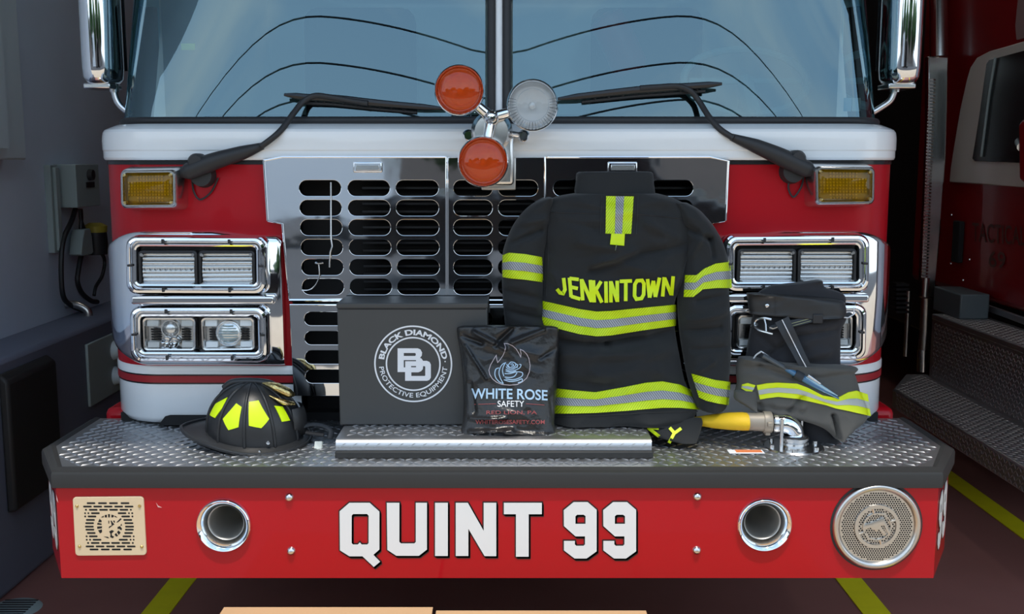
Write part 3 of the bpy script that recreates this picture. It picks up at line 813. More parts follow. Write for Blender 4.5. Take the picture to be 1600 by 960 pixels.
# ---- headlight bezels
def quad(pts, y): return [W(px, py, y) for px, py in pts]       # tl, tr, br, bl
def bil(q, u, v, dy=0.0):
    t_ = q[0].lerp(q[1], u); b_ = q[3].lerp(q[2], u); p = t_.lerp(b_, 1 - v)
    return Vector((p.x, p.y + dy, p.z))
def qring(q, inset, dy, r, n=6):
    w = (q[1]-q[0]).length; h = (q[0]-q[3]).length
    r = max(r, .001)
    pts = rrect(w - 2*inset, h - 2*inset, min(r, (h-2*inset)/2*.98), n)
    return [bil(q, .5 + x/w, .5 + z/h, dy) for x, z in pts]
def mir(pts, s): return pts if s < 0 else pts
def headlight(s):
    if s < 0:
        up = [(196, 369), (416, 370), (417, 461), (197, 460)]
        lo = [(202, 479), (418, 479), (420, 567), (204, 566)]
        bar = (204, 428, 463, 476)
        Lu = [[(217, 393), (307, 393), (308, 450), (219, 450)], [(311, 393), (397, 393), (398, 449), (312, 450)]]
        Ll = [[(223, 496), (306, 496), (307, 548), (225, 548)], [(314, 496), (398, 496), (399, 547), (316, 548)]]
        prof = [(436, 372, 571), (432, 368, 571), (415, 364.5, 571), (330, 361, 571), (262, 363, 571), (235, 368, 571), (215, 374, 569)]
        inner = W(437, 400, 2.93).x
    else:
        up = [(1133, 368), (1359, 366), (1359, 457), (1131, 457)]
        lo = [(1131, 475), (1355, 475), (1353, 563), (1128, 563)]
        bar = (1136, 1358, 460, 473)
        Lu = [[(1154, 390), (1243, 390), (1242, 446), (1152, 446)], [(1248, 390), (1337, 390), (1336, 445), (1247, 445)]]
        Ll = [[(1152, 492), (1240, 492), (1238, 545), (1150, 545)], [(1246, 492), (1332, 492), (1331, 544), (1244, 545)]]
        prof = None
        inner = W(1126, 400, 2.93).x
    Y0 = 2.942
    # shell wrapped round the corner
    H = []
    xi = abs(inner)
    zt0, zb0 = W(330, 362, Y0).z, W(330, 572, Y0).z
    cols = []
    cols.append((xi, Y0+.03, zt0-.030, zb0+.0)); cols.append((xi, Y0+.004, zt0-.024, zb0)); cols.append((xi+.012, Y0, zt0-.014, zb0))
    for x in (.70, .80, .90, 1.00): cols.append((x, Y0, zt0 - .012*(x < .72) + .0*(x), zb0))
    for k in range(1, 13):
        t_ = k/12
        cols.append((1.0 + .172*t_**.9, Y0 + .055*t_ + .205*t_**4, zt0 - .075*(k/12)**1.6, zb0 + .095*(k/12)**1.5))
    cols.append((1.172, Y0+.30, zt0-.085, zb0+.11))
    R = []
    pr = [(.05, 1), (.012, 1), (.004, .985), (0, .95), (0, .5), (0, .05), (.004, .015), (.012, 0), (.05, 0)]
    G = []
    for off, f in pr:
        row = []
        for i, (x, y, zt, zb) in enumerate(cols):
            ax = max(0, min(1, (x-1.0)/.172))
            nx, ny = (ax, -(1-ax))
            row.append((s*(x - nx*off*1.0), y - ny*off, lerp(zb, zt, f)))
        G.append(row)
    root = MB().grid(G, flip=(s > 0)).build('headlight_bezel', M['chrome'], truck, angle=50)
    # stepped frames
    for q_, nm in ((up, 'lamp_frame'), (lo, 'lamp_frame')):
        q = quad(q_, 2.905)
        steps = [(-.002, .040, .030), (0, .004, .030), (.006, -.004, .028), (.014, -.006, .024), (.020, -.001, .020), (.022, .006, .018), (.026, .006, .016), (.029, -.001, .015), (.034, .001, .013), (.037, .010, .012), (.038, .034, .012)]
        hin = (q[0]-q[3]).length
        R = [qring(q, i_*.82, d, r) for i_, d, r in steps]
        MB().rings(R).build(nm, M['chrome'], root, angle=35)
        fl = MB(); rg = qring(q, .030, .032, .012); fl.add(rg, [tuple(range(len(rg)))]); fl.build('bed', M['black_gloss'], root)
        # little black clips on the frame
        for u, v, a_, b_ in ((.27, .085, .003, .006), (.27, .915, .003, .006), (.74, .085, .003, .006), (.74, .915, .003, .006), (.035, .5, .006, .003), (.965, .5, .006, .003)):
            c = bil(q, u, v, -.004); MB().box(c - Vector((a_, .006, b_)), c + Vector((a_, .006, b_))).build('clip', M['black'], root)
    a, b = W(bar[0], bar[2], 2.895), W(bar[1], bar[3], 2.895)
    MB().box((a.x, 2.893, b.z), (b.x, 2.93, a.z)).build('divider_bar', M['chrome'], root, bevel=.006, seg=3)
    # warning lamps (upper)
    for q_ in Lu:
        q = quad(q_, 2.915)
        w = (q[1]-q[0]).length; h = (q[0]-q[3]).length
        lp = MB().rings([qring(q, -.002, .012, .012), qring(q, -.002, -.002, .012), qring(q, .003, -.006, .010), qring(q, .005, -.004, .010), qring(q, .006, .012, .010)]).build('warning_lamp', M['black'], truck, angle=40)
        rf = MB()   # reflector with horizontal prisms
        G = []
        nr = 60
        for j in range(nr+1):
            v = .06 + .88*j/nr
            big = .012*(1 - abs(math.sin(math.pi*v)))       # shallow bulge
            rip = .0028*abs(math.sin(v*math.pi*8))
            G.append([bil(q, u, v, .004 + big*.8 - rip) for u in (.05, .2, .35, .5, .65, .8, .95)])
        rf.grid(G).build('reflector', M['ribbed'], lp, angle=60)
        ld = MB()
        for k in range(10):
            c = bil(q, .1 + .8*k/9, .50, .004); ld.ball(c, .0045, 8)
        ld.build('diode', M['chrome_soft'], lp)
        rg = qring(q, .006, -.004, .010)
        MB().add(rg, [tuple(range(len(rg)))]).build('lens', M['clear'], lp)
        sc = MB()
        for u in (.055, .945):
            for v in (.09, .91): sc.lathe(bil(q, u, v, -.006), [(0, -.002), (.0045, -.002), (.0055, .002), (.006, .004)], 12, 'Y')
        sc.build('screw', M['chrome_soft'], lp)
    # headlights (lower)
    for k, q_ in enumerate(Ll):
        q = quad(q_, 2.915)
        hl = MB().rings([qring(q, 0, .014, .012), qring(q, 0, -.004, .012), qring(q, .002, -.007, .011), qring(q, .0055, -.006, .010), qring(q, .007, .002, .009), qring(q, .008, .014, .009)]).build('headlight', M['chrome_soft'], truck, angle=40)
        bk = MB(); rg = qring(q, .006, .016, .009); bk.add(rg, [tuple(range(len(rg)))]); bk.build('housing', M['chrome_soft'], hl)
        fx = MB()
        for u0, u1 in ((.06, .29), (.71, .94)):
            for v0, v1 in ((.72, .93), (.08, .26)):
                P = [bil(q, u0, v0, .002), bil(q, u1, v0, .002), bil(q, u1, v1, .006), bil(q, u0, v1, .006)]
                B = [p + Vector((0, .02, 0)) for p in P]
                fx.add(P + B, [(0,1,2,3), (0,4,5,1), (1,5,6,2), (2,6,7,3), (3,7,4,0)])
        fx.build('reflector_block', M['white'], hl, bevel=.002)
        sd_ = MB()
        for u0, u1 in ((.14, .30), (.72, .86)):
            for j in range(5):
                c0, c1 = bil(q, u0, .33+.075*j, .006), bil(q, u1, .30+.075*j, .012)
                sd_.tube([c0, c0.lerp(c1, .5)+Vector((0, -.004, 0)), c1], .0028, 6)
        sd_.build('side_fin', M['black_gloss'], hl)
        pj = MB(); h = (q[0]-q[3]).length
        if k == (0 if s < 0 else 1):
            c = bil(q, .5, .64, 0); pj.lathe(c, [(.0, -.004), (.012, -.003), (.020, .002), (.023, .006), (.026, .006), (.027, .014)], 28, 'Y')
            pj.build('projector', M['ribbed'], hl)
            bw = MB()
            for u in (.43, .57):
                bw.lathe(bil(q, u, .24, 0), [(0, .012), (.008, .008), (.014, .002), (.016, .002), (.017, .012)], 20, 'Y')
            bw.build('bowl', M['chrome'], hl)
        else:
            c = bil(q, .5, .5, 0)
            pj.lathe(c, [(0, -.003), (.015, -.002), (.027, .003), (.031, .006), (.034, .003), (.036, .004), (.037, .014)], 32, 'Y'); pj.build('projector', M['ribbed'], hl)
            rb = MB()
            for j in range(-3, 4):
                hw_ = math.sqrt(max(0, .027**2 - (j*.0075)**2)); z = c.z + j*.0075
                rb.tube([(c.x-hw_, c.y-.0, z), (c.x, c.y-.004, z), (c.x+hw_, c.y-.0, z)], .0017, 6)
            rb.build('rib', M['grey_box'], hl)
        rg = qring(q, .006, -.005, .010)
        MB().add(rg, [tuple(range(len(rg)))]).build('lens', M['clear'], hl)
headlight(-1); headlight(1)

# ---- amber marker lights
def amber(q_):
    q = quad(q_, 2.905)
    root = MB().rings([qring(q, -.010, .078, .016), qring(q, -.003, .012, .016), qring(q, 0, 0, .016), qring(q, .003, -.004, .014), qring(q, .0075, -.004, .012), qring(q, .0085, .002, .011), qring(q, .009, .016, .011)]).build('amber_light', M['chrome_soft'], truck, angle=40)
    R = [qring(q, .0085 + i_, d, .011) for i_, d in ((0, .001), (.003, -.005), (.012, -.010), (.024, -.012))]
    MB().rings(R, cap=(False, True)).build('lens', M['amber_lens'], root, angle=60)
    rg = qring(q, .009, .018, .011)
    bk = MB(); bk.add(rg, [tuple(range(len(rg)))]); bk.build('reflector', mat('amber_reflector', (.60, .47, .10), .35, .8), root)
    dt = MB()
    for i in range(15):
        for j in range(9):
            u, v = .12 + .76*i/14, .17 + .66*j/8
            if abs(i-7) > 4 and (j < 2 or j > 6): continue
            c = bil(q, u, v, .014); dt.box(c - Vector((.0022, .003, .0022)), c + Vector((.0022, .003, .0022)))
    dt.build('diode', mat('amber_diode', (.9, .72, .25), .3), root)
    sc = MB()
    for u in (.09, .91):
        for v in (.14, .86): sc.lathe(bil(q, u, v, -.006), [(0, -.003), (.004, -.003), (.005, 0), (.006, .01)], 12, 'Y')
    sc.build('screw', M['brass'], root)
amber([(188, 266), (275, 265), (276, 324), (189, 325)])
amber([(1273, 260), (1367, 261), (1366, 319), (1274, 320)])

# ---- rotating beacon cluster on the nose
bc = MB()
p = W(777, 268, 2.93)
a, b = W(752, 246, 2.93), W(806, 297, 2.93)
bc.box((a.x, 2.925, b.z), (b.x, 2.955, a.z))
root = bc.build('beacon_cluster', M['steel'], truck, bevel=.003)
c = W(768, 212, 2.90)
MB().lathe((c.x, 2.90, c.z+.01), [(0, -.02), (.045, -.018), (.055, 0), (.058, .04), (.058, .12)], 32, 'Y').build('gearbox', M['chrome_soft'], root)
mb = MB()
a, b = W(737, 200, 2.9), W(803, 290, 2.9)
mb.box((a.x, 2.905, b.z), (b.x, 2.97, a.z-.02))
mb.build('gearbox_plate', M['chrome_soft'], root, bevel=.01, seg=3)
er = MB()
for px, py in ((732, 212), (818, 213)):
    e = W(px, py, 2.93)
    er.lathe(e, [(0, -.012), (.011, -.012), (.017, -.004), (.017, .05)], 18, 'Y')
    er.tube([e, W(768, 205, 2.93)], [.008, .012], 10)
er.build('ear', M['chrome'], root)
hb = W(768, 184, 2.86)
hubm = MB().ball(hb, .021, 16)
hubm.lathe(hb, [(.0, -.03), (.010, -.028), (.012, -.012)], 16, 'Y')
hubm.build('hub', M['chrome'], root)
fins = MB()
for k in range(7): 
    z = W(780, 212+6*k, 2.895).z; x0 = W(776, 210, 2.895).x
    fins.box((x0, 2.885, z), (x0+.02, 2.90, z+.004))
fins.build('cooling_fin', M['chrome_soft'], root)
for (px, py, r, lens, yc) in ((718, 141, 39.5, 'red_lens', 2.83), (832, 164.5, 40.5, 'clear', 2.83), (755, 253, 40, 'red_lens', 2.82)):
    c = W(px, py, yc); R_ = r/F_PX*(yc*ck + (1.6-c.z)*sk)
    b = MB().lathe(c, [(R_*.885, .0), (R_*.89, -.007), (R_*.91, -.012), (R_*.945, -.0145), (R_*.98, -.011), (R_, -.003), (R_, .004), (R_*.97, .012), (R_*.9, .035), (R_*.7, .062), (R_*.4, .078), (0, .082)], 48, 'Y').build('beacon', M['chrome'], truck, angle=45)
    bw = MB().lathe(c, [(R_*.91, .001), (R_*.82, .018), (R_*.62, .038), (R_*.40, .048), (.012, .052), (0, .052)], 40, 'Y')
    bw.build('bowl', M['bowl'], b)
    MB().ball(c + Vector((0, .03, 0)), .010, 12, (1, 1.8, 1)).build('bulb', M['white'], b)
    MB().lathe(c, [(R_*.89, -.003), (R_*.80, -.010), (R_*.55, -.018), (R_*.28, -.022), (0, -.023)], 40, 'Y').build('lens', M[lens], b, angle=60)
    # moulded inner disc and ring of flutes
    fl = MB()
    for k in range(44):
        a0 = 2*math.pi*k/44
        if math.sin(a0) > .35: continue
        d = Vector((math.cos(a0), 0, math.sin(a0)))
        fl.tube([c + d*R_*.66 + Vector((0, -.013, 0)), c + d*R_*.88 + Vector((0, -.004, 0))], .0012, 5)
    fl.tube([c + Vector((R_*.62*math.cos(2*math.pi*k/36), -.0135, R_*.62*math.sin(2*math.pi*k/36))) for k in range(37)], .0014, 5, cap=False)
    fl.build('flute', M[lens], b)
    # neck to the hub
    d = (hb - c); d.y = 0; d.normalize()
    MB().tube([c + d*R_*.85 + Vector((0, .03, 0)), hb + Vector((0, .01, 0))], [.013, .016], 14).build('neck', M['chrome'], b)
# ---- bumper
DZ, BF, BZ0 = 0.834, 2.556, 0.55
def octo(off=0.0):
    return [(-1.217-off, 3.084), (-1.217-off, 2.765-off*.4), (-1.105-off*.4, BF-off), (1.105+off*.4, BF-off), (1.217+off, 2.765-off*.4), (1.217+off, 3.084)]
def slab(mb, poly, z0, z1):
    n = len(poly)
    return mb.add([(x, y, z0) for x, y in poly] + [(x, y, z1) for x, y in poly],
        [tuple(range(n))[::-1], tuple(range(n, 2*n))] + [(i, (i+1) % n, (i+1) % n + n, i+n) for i in range(n)])
bmb = MB()
oc = octo(0); n = len(oc); zt_ = DZ-.006
bmb.add([(x, y, BZ0) for x, y in oc] + [(x, y, zt_) for x, y in oc], [tuple(range(n))[::-1], tuple(range(n, 2*n))] + [(i, (i+1) % n, (i+1) % n + n, i+n) for i in range(n) if i != 2])
HORN = []
for px, py in ((350, 821), (1194, 820)):
    hc = W(px, py, BF); HORN.append((hc, 43.5/F_PX*(BF*ck + (1.6-hc.z)*sk)))
vs, fs = shape2d([[(-1.105, BZ0), (1.105, BZ0), (1.105, zt_), (-1.105, zt_)]] + [circle(h.x, h.z, r*.955, 40) for h, r in HORN], .0)
bmb.add([(x, BF, z) for x, z, _ in vs], fs)
bumper = bmb.build('bumper', M['red'], truck, angle=30)
# black lip round the edge of the deck
rim = MB()
o1, o2, o3 = octo(.012), octo(.004), octo(-.022)
RR = [[(x, y, z) for x, y in oc] for oc, z in ((o2, .787), (o1, .790), (o1, .822), (octo(.009), .829), (octo(.002), .831), (octo(-.004), .835), (octo(-.010), .838), (o3, .835), (octo(-.03), .82))]
rim.grid(RR); rim.build('rim', M['black_soft'], bumper, angle=35)
# tread deck with raised lozenges
def tread(mb, inside, x0, x1, y0, y1, zf_, L=.032, wd=.0068, h=.0021, pitch=.030, ang=math.pi/4, frame=None):
    """raised alternating lozenges on a plate; frame maps (a, b, height) to the world"""
    fr = frame or (lambda a, b, hh: Vector((a, b, zf_ + hh)))
    q = pitch*.80
    ny = int((y1-y0)/q); nx = int((x1-x0)/q)
    for j in range(ny+1):
        for i in range(nx+1):
            cx_, cy_ = x0 + i*q, y0 + j*q
            a_ = ang if (i + j) % 2 == 0 else ang + math.pi/2
            d = (math.cos(a_), math.sin(a_)); p = (-d[1], d[0])
            if not (inside(cx_ + d[0]*L/2, cy_ + d[1]*L/2) and inside(cx_ - d[0]*L/2, cy_ - d[1]*L/2)): continue
            P = lambda u, v, hh: fr(cx_ + d[0]*u + p[0]*v, cy_ + d[1]*u + p[1]*v, hh)
            b0 = [P(-L/2, 0, 0), P(-L*.2, -wd/2, 0), P(L*.2, -wd/2, 0), P(L/2, 0, 0), P(L*.2, wd/2, 0), P(-L*.2, wd/2, 0)]
            t0 = [P(-L*.34, 0, h), P(-L*.15, -wd*.18, h), P(L*.15, -wd*.18, h), P(L*.34, 0, h), P(L*.15, wd*.18, h), P(-L*.15, wd*.18, h)]
            mb.add(b0 + t0, [(k, (k+1) % 6, (k+1) % 6 + 6, k+6) for k in range(6)] + [(6,7,8,9,10,11)])
    return mb
def in_deck(x, y):
    if y < BF+.014 or y > 3.075: return False
    lim = 1.105 + .112*(y-BF)/(.209) if y < 2.765 else 1.217
    return abs(x) < lim - .022
dk = MB(); slab(dk, octo(-.012), DZ-.03, DZ)
tread(dk, in_deck, -1.21, 1.21, BF+.02, 3.08, DZ)
dk.build('deck_plate', M['tread'], bumper, angle=30, weld=False)
# lettering
def zp(px, py, ox, oy, sc=.28125): return (ox + px*sc, oy + py*sc)
YB = BF - .0015
def fpt(p, y=YB):
    w = W(p[0], p[1], y); return (w.x, w.z)
Q = [[(465,388),(519,341),(632,341),(686,390),(686,600),(652,630),(690,668),(655,697),(592,638),(520,638),(467,605)],
     [(532,412),(540,403),(618,403),(626,412),(626,565),(618,573),(588,573),(577,561),(566,573),(540,573),(532,565)]]
U = [[(727,341),(797,341),(797,558),(806,567),(880,567),(888,558),(888,341),(950,341),(950,600),(905,635),(780,635),(730,602)]]
I_ = [[(995,341),(1066,341),(1066,636),(995,636)]]
N_ = [[(1110,341),(1177,341),(1265,497),(1265,341),(1335,341),(1335,637),(1270,637),(1180,485),(1180,636),(1110,636)]]
T_ = [[(1377,341),(1588,341),(1588,404),(1515,404),(1515,640),(1444,640),(1444,404),(1377,404)]]
NINE = [[(465,382),(520,337),(598,337),(648,380),(648,610),(592,650),(525,650),(466,605),(466,553),(527,553),(527,572),(535,580),(575,580),(583,572),(583,527),(530,527),(466,470)],
        [(530,415),(540,407),(576,407),(586,415),(586,458),(530,458)]]
L1 = [[[zp(x, y, 400, 690) for x, y in lp] for lp in g] for g in (Q, U, I_, N_, T_)]
L1 += [[[zp(x + d, y, 750, 690) for x, y in lp] for lp in NINE] for d in (0, 219)]
wm, bmk = MB(), MB()
for g in L1:
    vs, fs = shape2d([[fpt(p) for p in lp] for lp in g], .0005)
    wm.add([(x, YB-.0014+z, zz) for x, zz, z in vs], fs)
    for (dx, dy, of) in ((0, 0, .0032), (1.4, 2.0, .002), (2.6, 3.9, .001)):
        vs, fs = shape2d([[fpt((p[0]+dx, p[1]+dy)) for p in lp] for lp in g], .0003, 0, of)
        bmk.add([(x, YB+.0004+z, zz) for x, zz, z in vs], fs)
wm.build('lettering', M['letter_white'], bumper); bmk.build('letter_shadow', M['letter_black'], bumper)
# 99 on the chamfers
for s in (-1, 1):
    A = Vector((s*1.105, BF, 0)); B = Vector((s*1.217, 2.765, 0)); d = (B - A); Lc = d.length; d.normalize()
    nrm = Vector((d.y*s, -d.x*s, 0)) if s > 0 else Vector((-d.y, d.x, 0))
    if nrm.y > 0: nrm = -nrm
    m1, m2 = MB(), MB()
    for k in (0, 1):
        cu = (.30 + .40*k)*Lc
        if s < 0: cu = (.70 - .40*k)*Lc
        for mb_, of, lift in ((m1, 0, .0020), (m2, .003, .0008)):
            vs, fs = shape2d([[((x-557)/183*.072*(1 if s > 0 else 1), -(y-493)/313*.152) for x, y in lp] for lp in NINE], .0003, 0, of)
            mb_.add([A + d*(cu + x*s) + nrm*(lift + z) + Vector((0, 0, .682 + y)) for x, y, z in vs], fs)
    m1.build('lettering', M['letter_white'], bumper); m2.build('letter_shadow', M['letter_black'], bumper)
# dome rivets
for px, py in ((452, 777.5), (455, 861.5), (1089.5, 776.5), (1088.5, 860.5)):
    MB().lathe(W(px, py, BF), [(0, -.010), (.005, -.0092), (.0095, -.0055), (.0115, 0)], 20, 'Y').build('rivet', M['chrome_soft'], bumper)
# paint chips
for pts in ([(244,786),(247,793),(253,793.5),(247,790.5)], [(88,773),(90,780),(91,786),(88.5,781)]):
    MB().prism([fpt(p) for p in pts], YB-.0008, YB).build('paint_chip', mat('bare_chip', (.75, .45, .42), .6), bumper)

# air horns
for px, py in ((350, 821), (1194, 820)):
    c = W(px, py, BF)
    R0 = 43.5/F_PX*(BF*ck + (1.6-c.z)*sk)
    pr = [(R0*1.0, .004), (R0*1.0, -.004), (R0*.97, -.010), (R0*.93, -.012), (R0*.885, -.0105), (R0*.82, -.006), (R0*.75, .001), (R0*.69, .010), (R0*.655, .018), (R0*.63, .019), (R0*.60, .030), (R0*.56, .055), (R0*.50, .10), (R0*.44, .16), (R0*.36, .22), (0, .22)]
    h = MB().lathe(c, pr[:9], 56, 'Y').build('air_horn', M['chrome'], truck, angle=60)
    # a bell needs a hole through the bumper face: its throat is dark metal seen inside the ring
    MB().lathe(c, pr[8:], 48, 'Y').build('bell', mat('dulled_horn_throat', (.50, .49, .46), .42, .75), h, angle=60)
# siren speaker
c = W(1369, 822, BF); SR = 69/F_PX*(BF*ck + (1.6-c.z)*sk)
spk = MB().lathe(c, [(SR, .003), (SR, -.006), (SR*.97, -.012), (SR*.93, -.014), (SR*.88, -.012), (SR*.84, -.006), (SR*.835, -.002)], 72, 'Y').build('siren_speaker', M['steel'], truck, angle=50)
MB().lathe(c, [(SR*1.045, 0), (SR*1.045, -.001), (SR*.98, -.0015)], 72, 'Y').build('gasket', M['black'], spk)
MB().lathe(c, [(SR*.84, -.0045), (0, -.0045)], 72, 'Y').build('grille_plate', M['steel'], spk)
def dots(c, keep, r, pitch, y, n=6):
    m = MB(); K = int(SR/pitch)+2
    for j in range(-K, K+1):
        for i in range(-K, K+1):
            x, z = (i + .5*(j % 2))*pitch, j*pitch*.866
            if not keep(x, z): continue
            p = [(c.x + x + r*math.cos(2*math.pi*k/n), y, c.z + z + r*math.sin(2*math.pi*k/n)) for k in range(n)]
            m.add(p, [tuple(range(n))])
    return m
emb_o = [(1347,821),(1352,818),(1370,812),(1376,808),(1379,808),(1387,828),(1390,833),(1387,835),(1380,820),(1378,819),(1374,821),(1383,833),(1380,836),(1371,825),(1368,829),(1363,826),(1358,823),(1352,825),(1347,826)]
ex = [(W(a, b, BF).x - c.x, W(a, b, BF).z - c.z) for a, b in emb_o]
def inpoly(x, z, P):
    r = False
    for i in range(len(P)):
        (x0, z0), (x1, z1) = P[i-1], P[i]
        if (z0 > z) != (z1 > z) and x < (x1-x0)*(z-z0)/(z1-z0) + x0: r = not r
    return r
def keep(x, z):
    r = math.hypot(x, z)/SR
    return (r < .80 and not (.41 < r < .53) and not (.29 < r < .335) and not (r < .3 and inpoly(x, z, ex)))
dots(c, keep, .0023, .0062, c.y-.0049).build('perforation', M['void'], spk)
for r0, w_ in ((.47, .055), (.312, .02)):
    MB().lathe(c, [(SR*(r0-w_), -.0045), (SR*(r0-w_*.7), -.0085), (SR*(r0+w_*.7), -.0085), (SR*(r0+w_), -.0045)], 56, 'Y').build('emblem_ring', M['steel'], spk)
vs, fs = shape2d([ex], .0016, .0006)
MB().add([(c.x+x, c.y-.0065+z, c.z+zz) for x, zz, z in vs], fs).build('emblem', M['steel'], spk)
tk = MB()
for a in (20, 105, 205, 285):
    d = Vector((math.cos(math.radians(a)), 0, math.sin(math.radians(a))))
    tk.tube([c + d*SR*.33 + Vector((0, -.006, 0)), c + d*SR*.44 + Vector((0, -.006, 0))], .003, 6)
tk.build('emblem_spoke', M['steel'], spk)
# cream speaker plate with a slotted pattern
pq = [W(*p, BF) for p in ((114.5, 776.5), (225, 775.5), (230, 867), (119, 868))]
def puv(x, y):                       # zoom pixels of the plate
    return fpt((80 + x*.1125, 760 + y*.1125), BF)
pw = (pq[1]-pq[0]).length; ph = (pq[0]-pq[3]).length
ring = [bil(pq, .5 + x/pw, .5 + z/ph) for x, z in rrect(pw, ph, .009, 6)]
pm = MB(); n = len(ring)
pm.add([p + Vector((0, 0, 0)) for p in ring] + [p + Vector((0, -.005, 0)) for p in ring],
       [tuple(range(n, 2*n))] + [(i, (i+1) % n, (i+1) % n + n, i+n) for i in range(n)])
sp2 = pm.build('speaker_plate', M['beige'], truck, bevel=.0012)
sl = MB()
def bar(x0, x1, y, h=24):
    a, b = puv(x0, y-h/2), puv(x1, y+h/2)
    p = rrect(b[0]-a[0], a[1]-b[1], (a[1]-b[1])*.42, 3, (a[0]+b[0])/2, (a[1]+b[1])/2)
    sl.add([(x, BF-.0054, z) for x, z in p], [tuple(range(len(p)))])
for y, segs in ((228, [(505,625),(662,785),(815,937),(975,1097)]), (275, [(455,575),(597,718),(743,862),(888,1008),(1030,1152)]),
                (320, [(480,510),(535,655),(678,798),(817,937),(960,1080),(1103,1130)]), (367, [(470,495),(515,542),(565,685),(935,1055),(1078,1103),(1122,1150)]),
                (412, [(470,498),(518,638),(985,1105),(1125,1152)]), (460, [(495,618),(1013,1135)]), (505, [(485,605),(1030,1152)]),
                (553, [(480,602),(1037,1160)]), (595, [(488,610),(1035,1157)]), (642, [(508,628),(1025,1145)]), (688, [(490,518),(536,656),(1002,1122),(1143,1168)]),
                (735, [(492,520),(538,565),(588,708),(950,1075),(1100,1127),(1143,1168)]), (780, [(510,540),(563,683),(706,826),(845,965),(988,1108),(1130,1158)]),
                (828, [(490,608),(630,750),(775,895),(918,1040),(1062,1182)]), (870, [(545,668),(702,822),(852,975),(1012,1132)])):
    for a, b in segs: bar(a, b, y)
for poly in ([(700,425),(745,398),(738,425)], [(755,392),(785,388),(785,425),(755,425)], [(800,380),(828,380),(826,425),(803,425)], [(848,385),(885,398),(872,425),(846,425)], [(893,400),(935,425),(890,420)],
             [(683,445),(712,470),(710,492),(662,490)], [(655,500),(713,512),(710,530),(648,525)], [(648,552),(718,548),(716,575),(652,585)], [(662,605),(715,590),(718,630),(690,648)],
             [(805,470),(818,470),(818,510),(805,510)], [(835,470),(850,470),(868,500),(890,520),(855,545),(812,578),(812,555),(850,535),(845,505)], [(870,470),(892,470),(898,495),(885,500)],
             [(915,495),(975,435),(990,450),(940,492)], [(985,510),(995,540),(970,540)], [(815,620),(855,600),(885,615),(850,650),(858,680),(885,690),(868,715),(830,700),(835,655)],
             [(890,665),(912,640),(940,680),(915,692)], [(925,630),(945,605),(975,635),(950,670)], [(930,560),(965,545),(995,580),(985,605),(950,580),(935,590)], [(738,690),(800,695),(818,715),(790,712)]):
    p = [puv(*q) for q in poly]; sl.add([(x, BF-.0054, z) for x, z in p], [tuple(range(len(p)))])
sl.build('slot', M['void'], sp2)
sc = MB()
for x, y in ((370, 270), (1237, 268), (405, 830), (1268, 832)):
    p = puv(x, y); sc.lathe((p[0], BF-.005, p[1]), [(0, -.003), (.0025, -.0028), (.0040, -.001), (.0042, 0)], 14, 'Y')
sc.build('screw', M['brass'], sp2)

# hose tray cover
TX0, TX1, TY0, TY1, TZ = W(525, 700, 2.66).x, W(1018, 700, 2.66).x, 2.655, 2.925, .884
tr = MB().box((TX0-.002, TY0-.006, DZ), (TX1+.004, TY1, DZ+.020)).build('hose_tray', M['black_soft'], truck, bevel=.004)
tc = MB()
prof = [(TY0+.002, DZ+.018), (TY0, DZ+.022), (TY0+.001, DZ+.034), (TY0+.005, TZ-.006), (TY0+.012, TZ-.0015), (TY0+.02, TZ), (TY1, TZ)]
tc.grid([[(x, y, z) for x in (TX0, TX0+.01, TX1-.01, TX1)] for y, z in prof])
for x, sg in ((TX0, 1), (TX1, -1)): tc.add([(x, y, z) for y, z in prof] + [(x, TY1, DZ+.018)], [tuple(range(len(prof)+1))])
tc.build('lid', M['tread'], tr, angle=50)
tt = MB()
tread(tt, lambda x, y: TX0+.004 < x < TX1-.004 and TY0+.02 < y < TY1-.01, TX0+.01, TX1, TY0+.026, TY1, TZ)
tt.build('tread_pattern', M['tread'], tr, angle=30, weld=False); tt = MB()
def ff(a, b, hh):                  # rolled front edge
    k = b; y = TY0 + .001 + k*.004; z = DZ + .024 + k*.020
    return Vector((a, y - hh, z))
n = int((TX1-TX0)/.030)
for i in range(n):
    x = TX0 + .015 + i*.030
    P = [(x-.013, .05), (x-.006, .10), (x+.010, .75), (x+.014, .85), (x+.006, .75), (x-.010, .20)]
    tt.add([ff(a, b, 0) for a, b in P] + [ff(lerp(x, a, .55), lerp(.45, b, .55), .0025) for a, b in P], [(k, (k+1) % 6, (k+1) % 6 + 6, k+6) for k in range(6)] + [(6,7,8,9,10,11)])
tt.build('edge_tread', M['tread'], tr, angle=30, weld=False)

# discharge elbow on the deck
c = WZ(1240, 699, DZ)
de = MB().lathe((c.x, c.y, DZ), [(0, .004), (.078, .004), (.082, 0)], 40, 'Z')
for k in range(6):
    a = 2*math.pi*k/6+.3; de.lathe((c.x+.066*math.cos(a), c.y+.066*math.sin(a), DZ), [(0, .012), (.006, .012), (.007, .003)], 10, 'Z')
el = de.build('discharge_elbow', M['chrome_soft'], truck, angle=40)
MB().lathe((c.x, c.y, DZ), [(.033, .003), (.034, .010), (.039, .011), (.039, .017), (.035, .018), (.035, .022), (.039, .023), (.039, .029), (.032, .031)], 36, 'Z').build('swivel_collar', M['chrome_soft'], el, angle=30)
MB().lathe((c.x, c.y, DZ), [(.033, .030), (.033, .035)], 36, 'Z').build('seal', M['black'], el)
ez = W(1215, 662, c.y).z
bend = []
for k in range(17):
    a = math.pi/2*k/16
    bend.append((c.x - .036*(1-math.cos(a)), c.y, DZ+.033 + (ez-DZ-.033)*math.sin(a)))
xe = W(1207, 662, c.y).x
MB().tube(bend + [(xe, c.y, ez)], [.031]+[.0275]*15+[.026, .026], 28).build('bend', M['chrome'], el, angle=60)
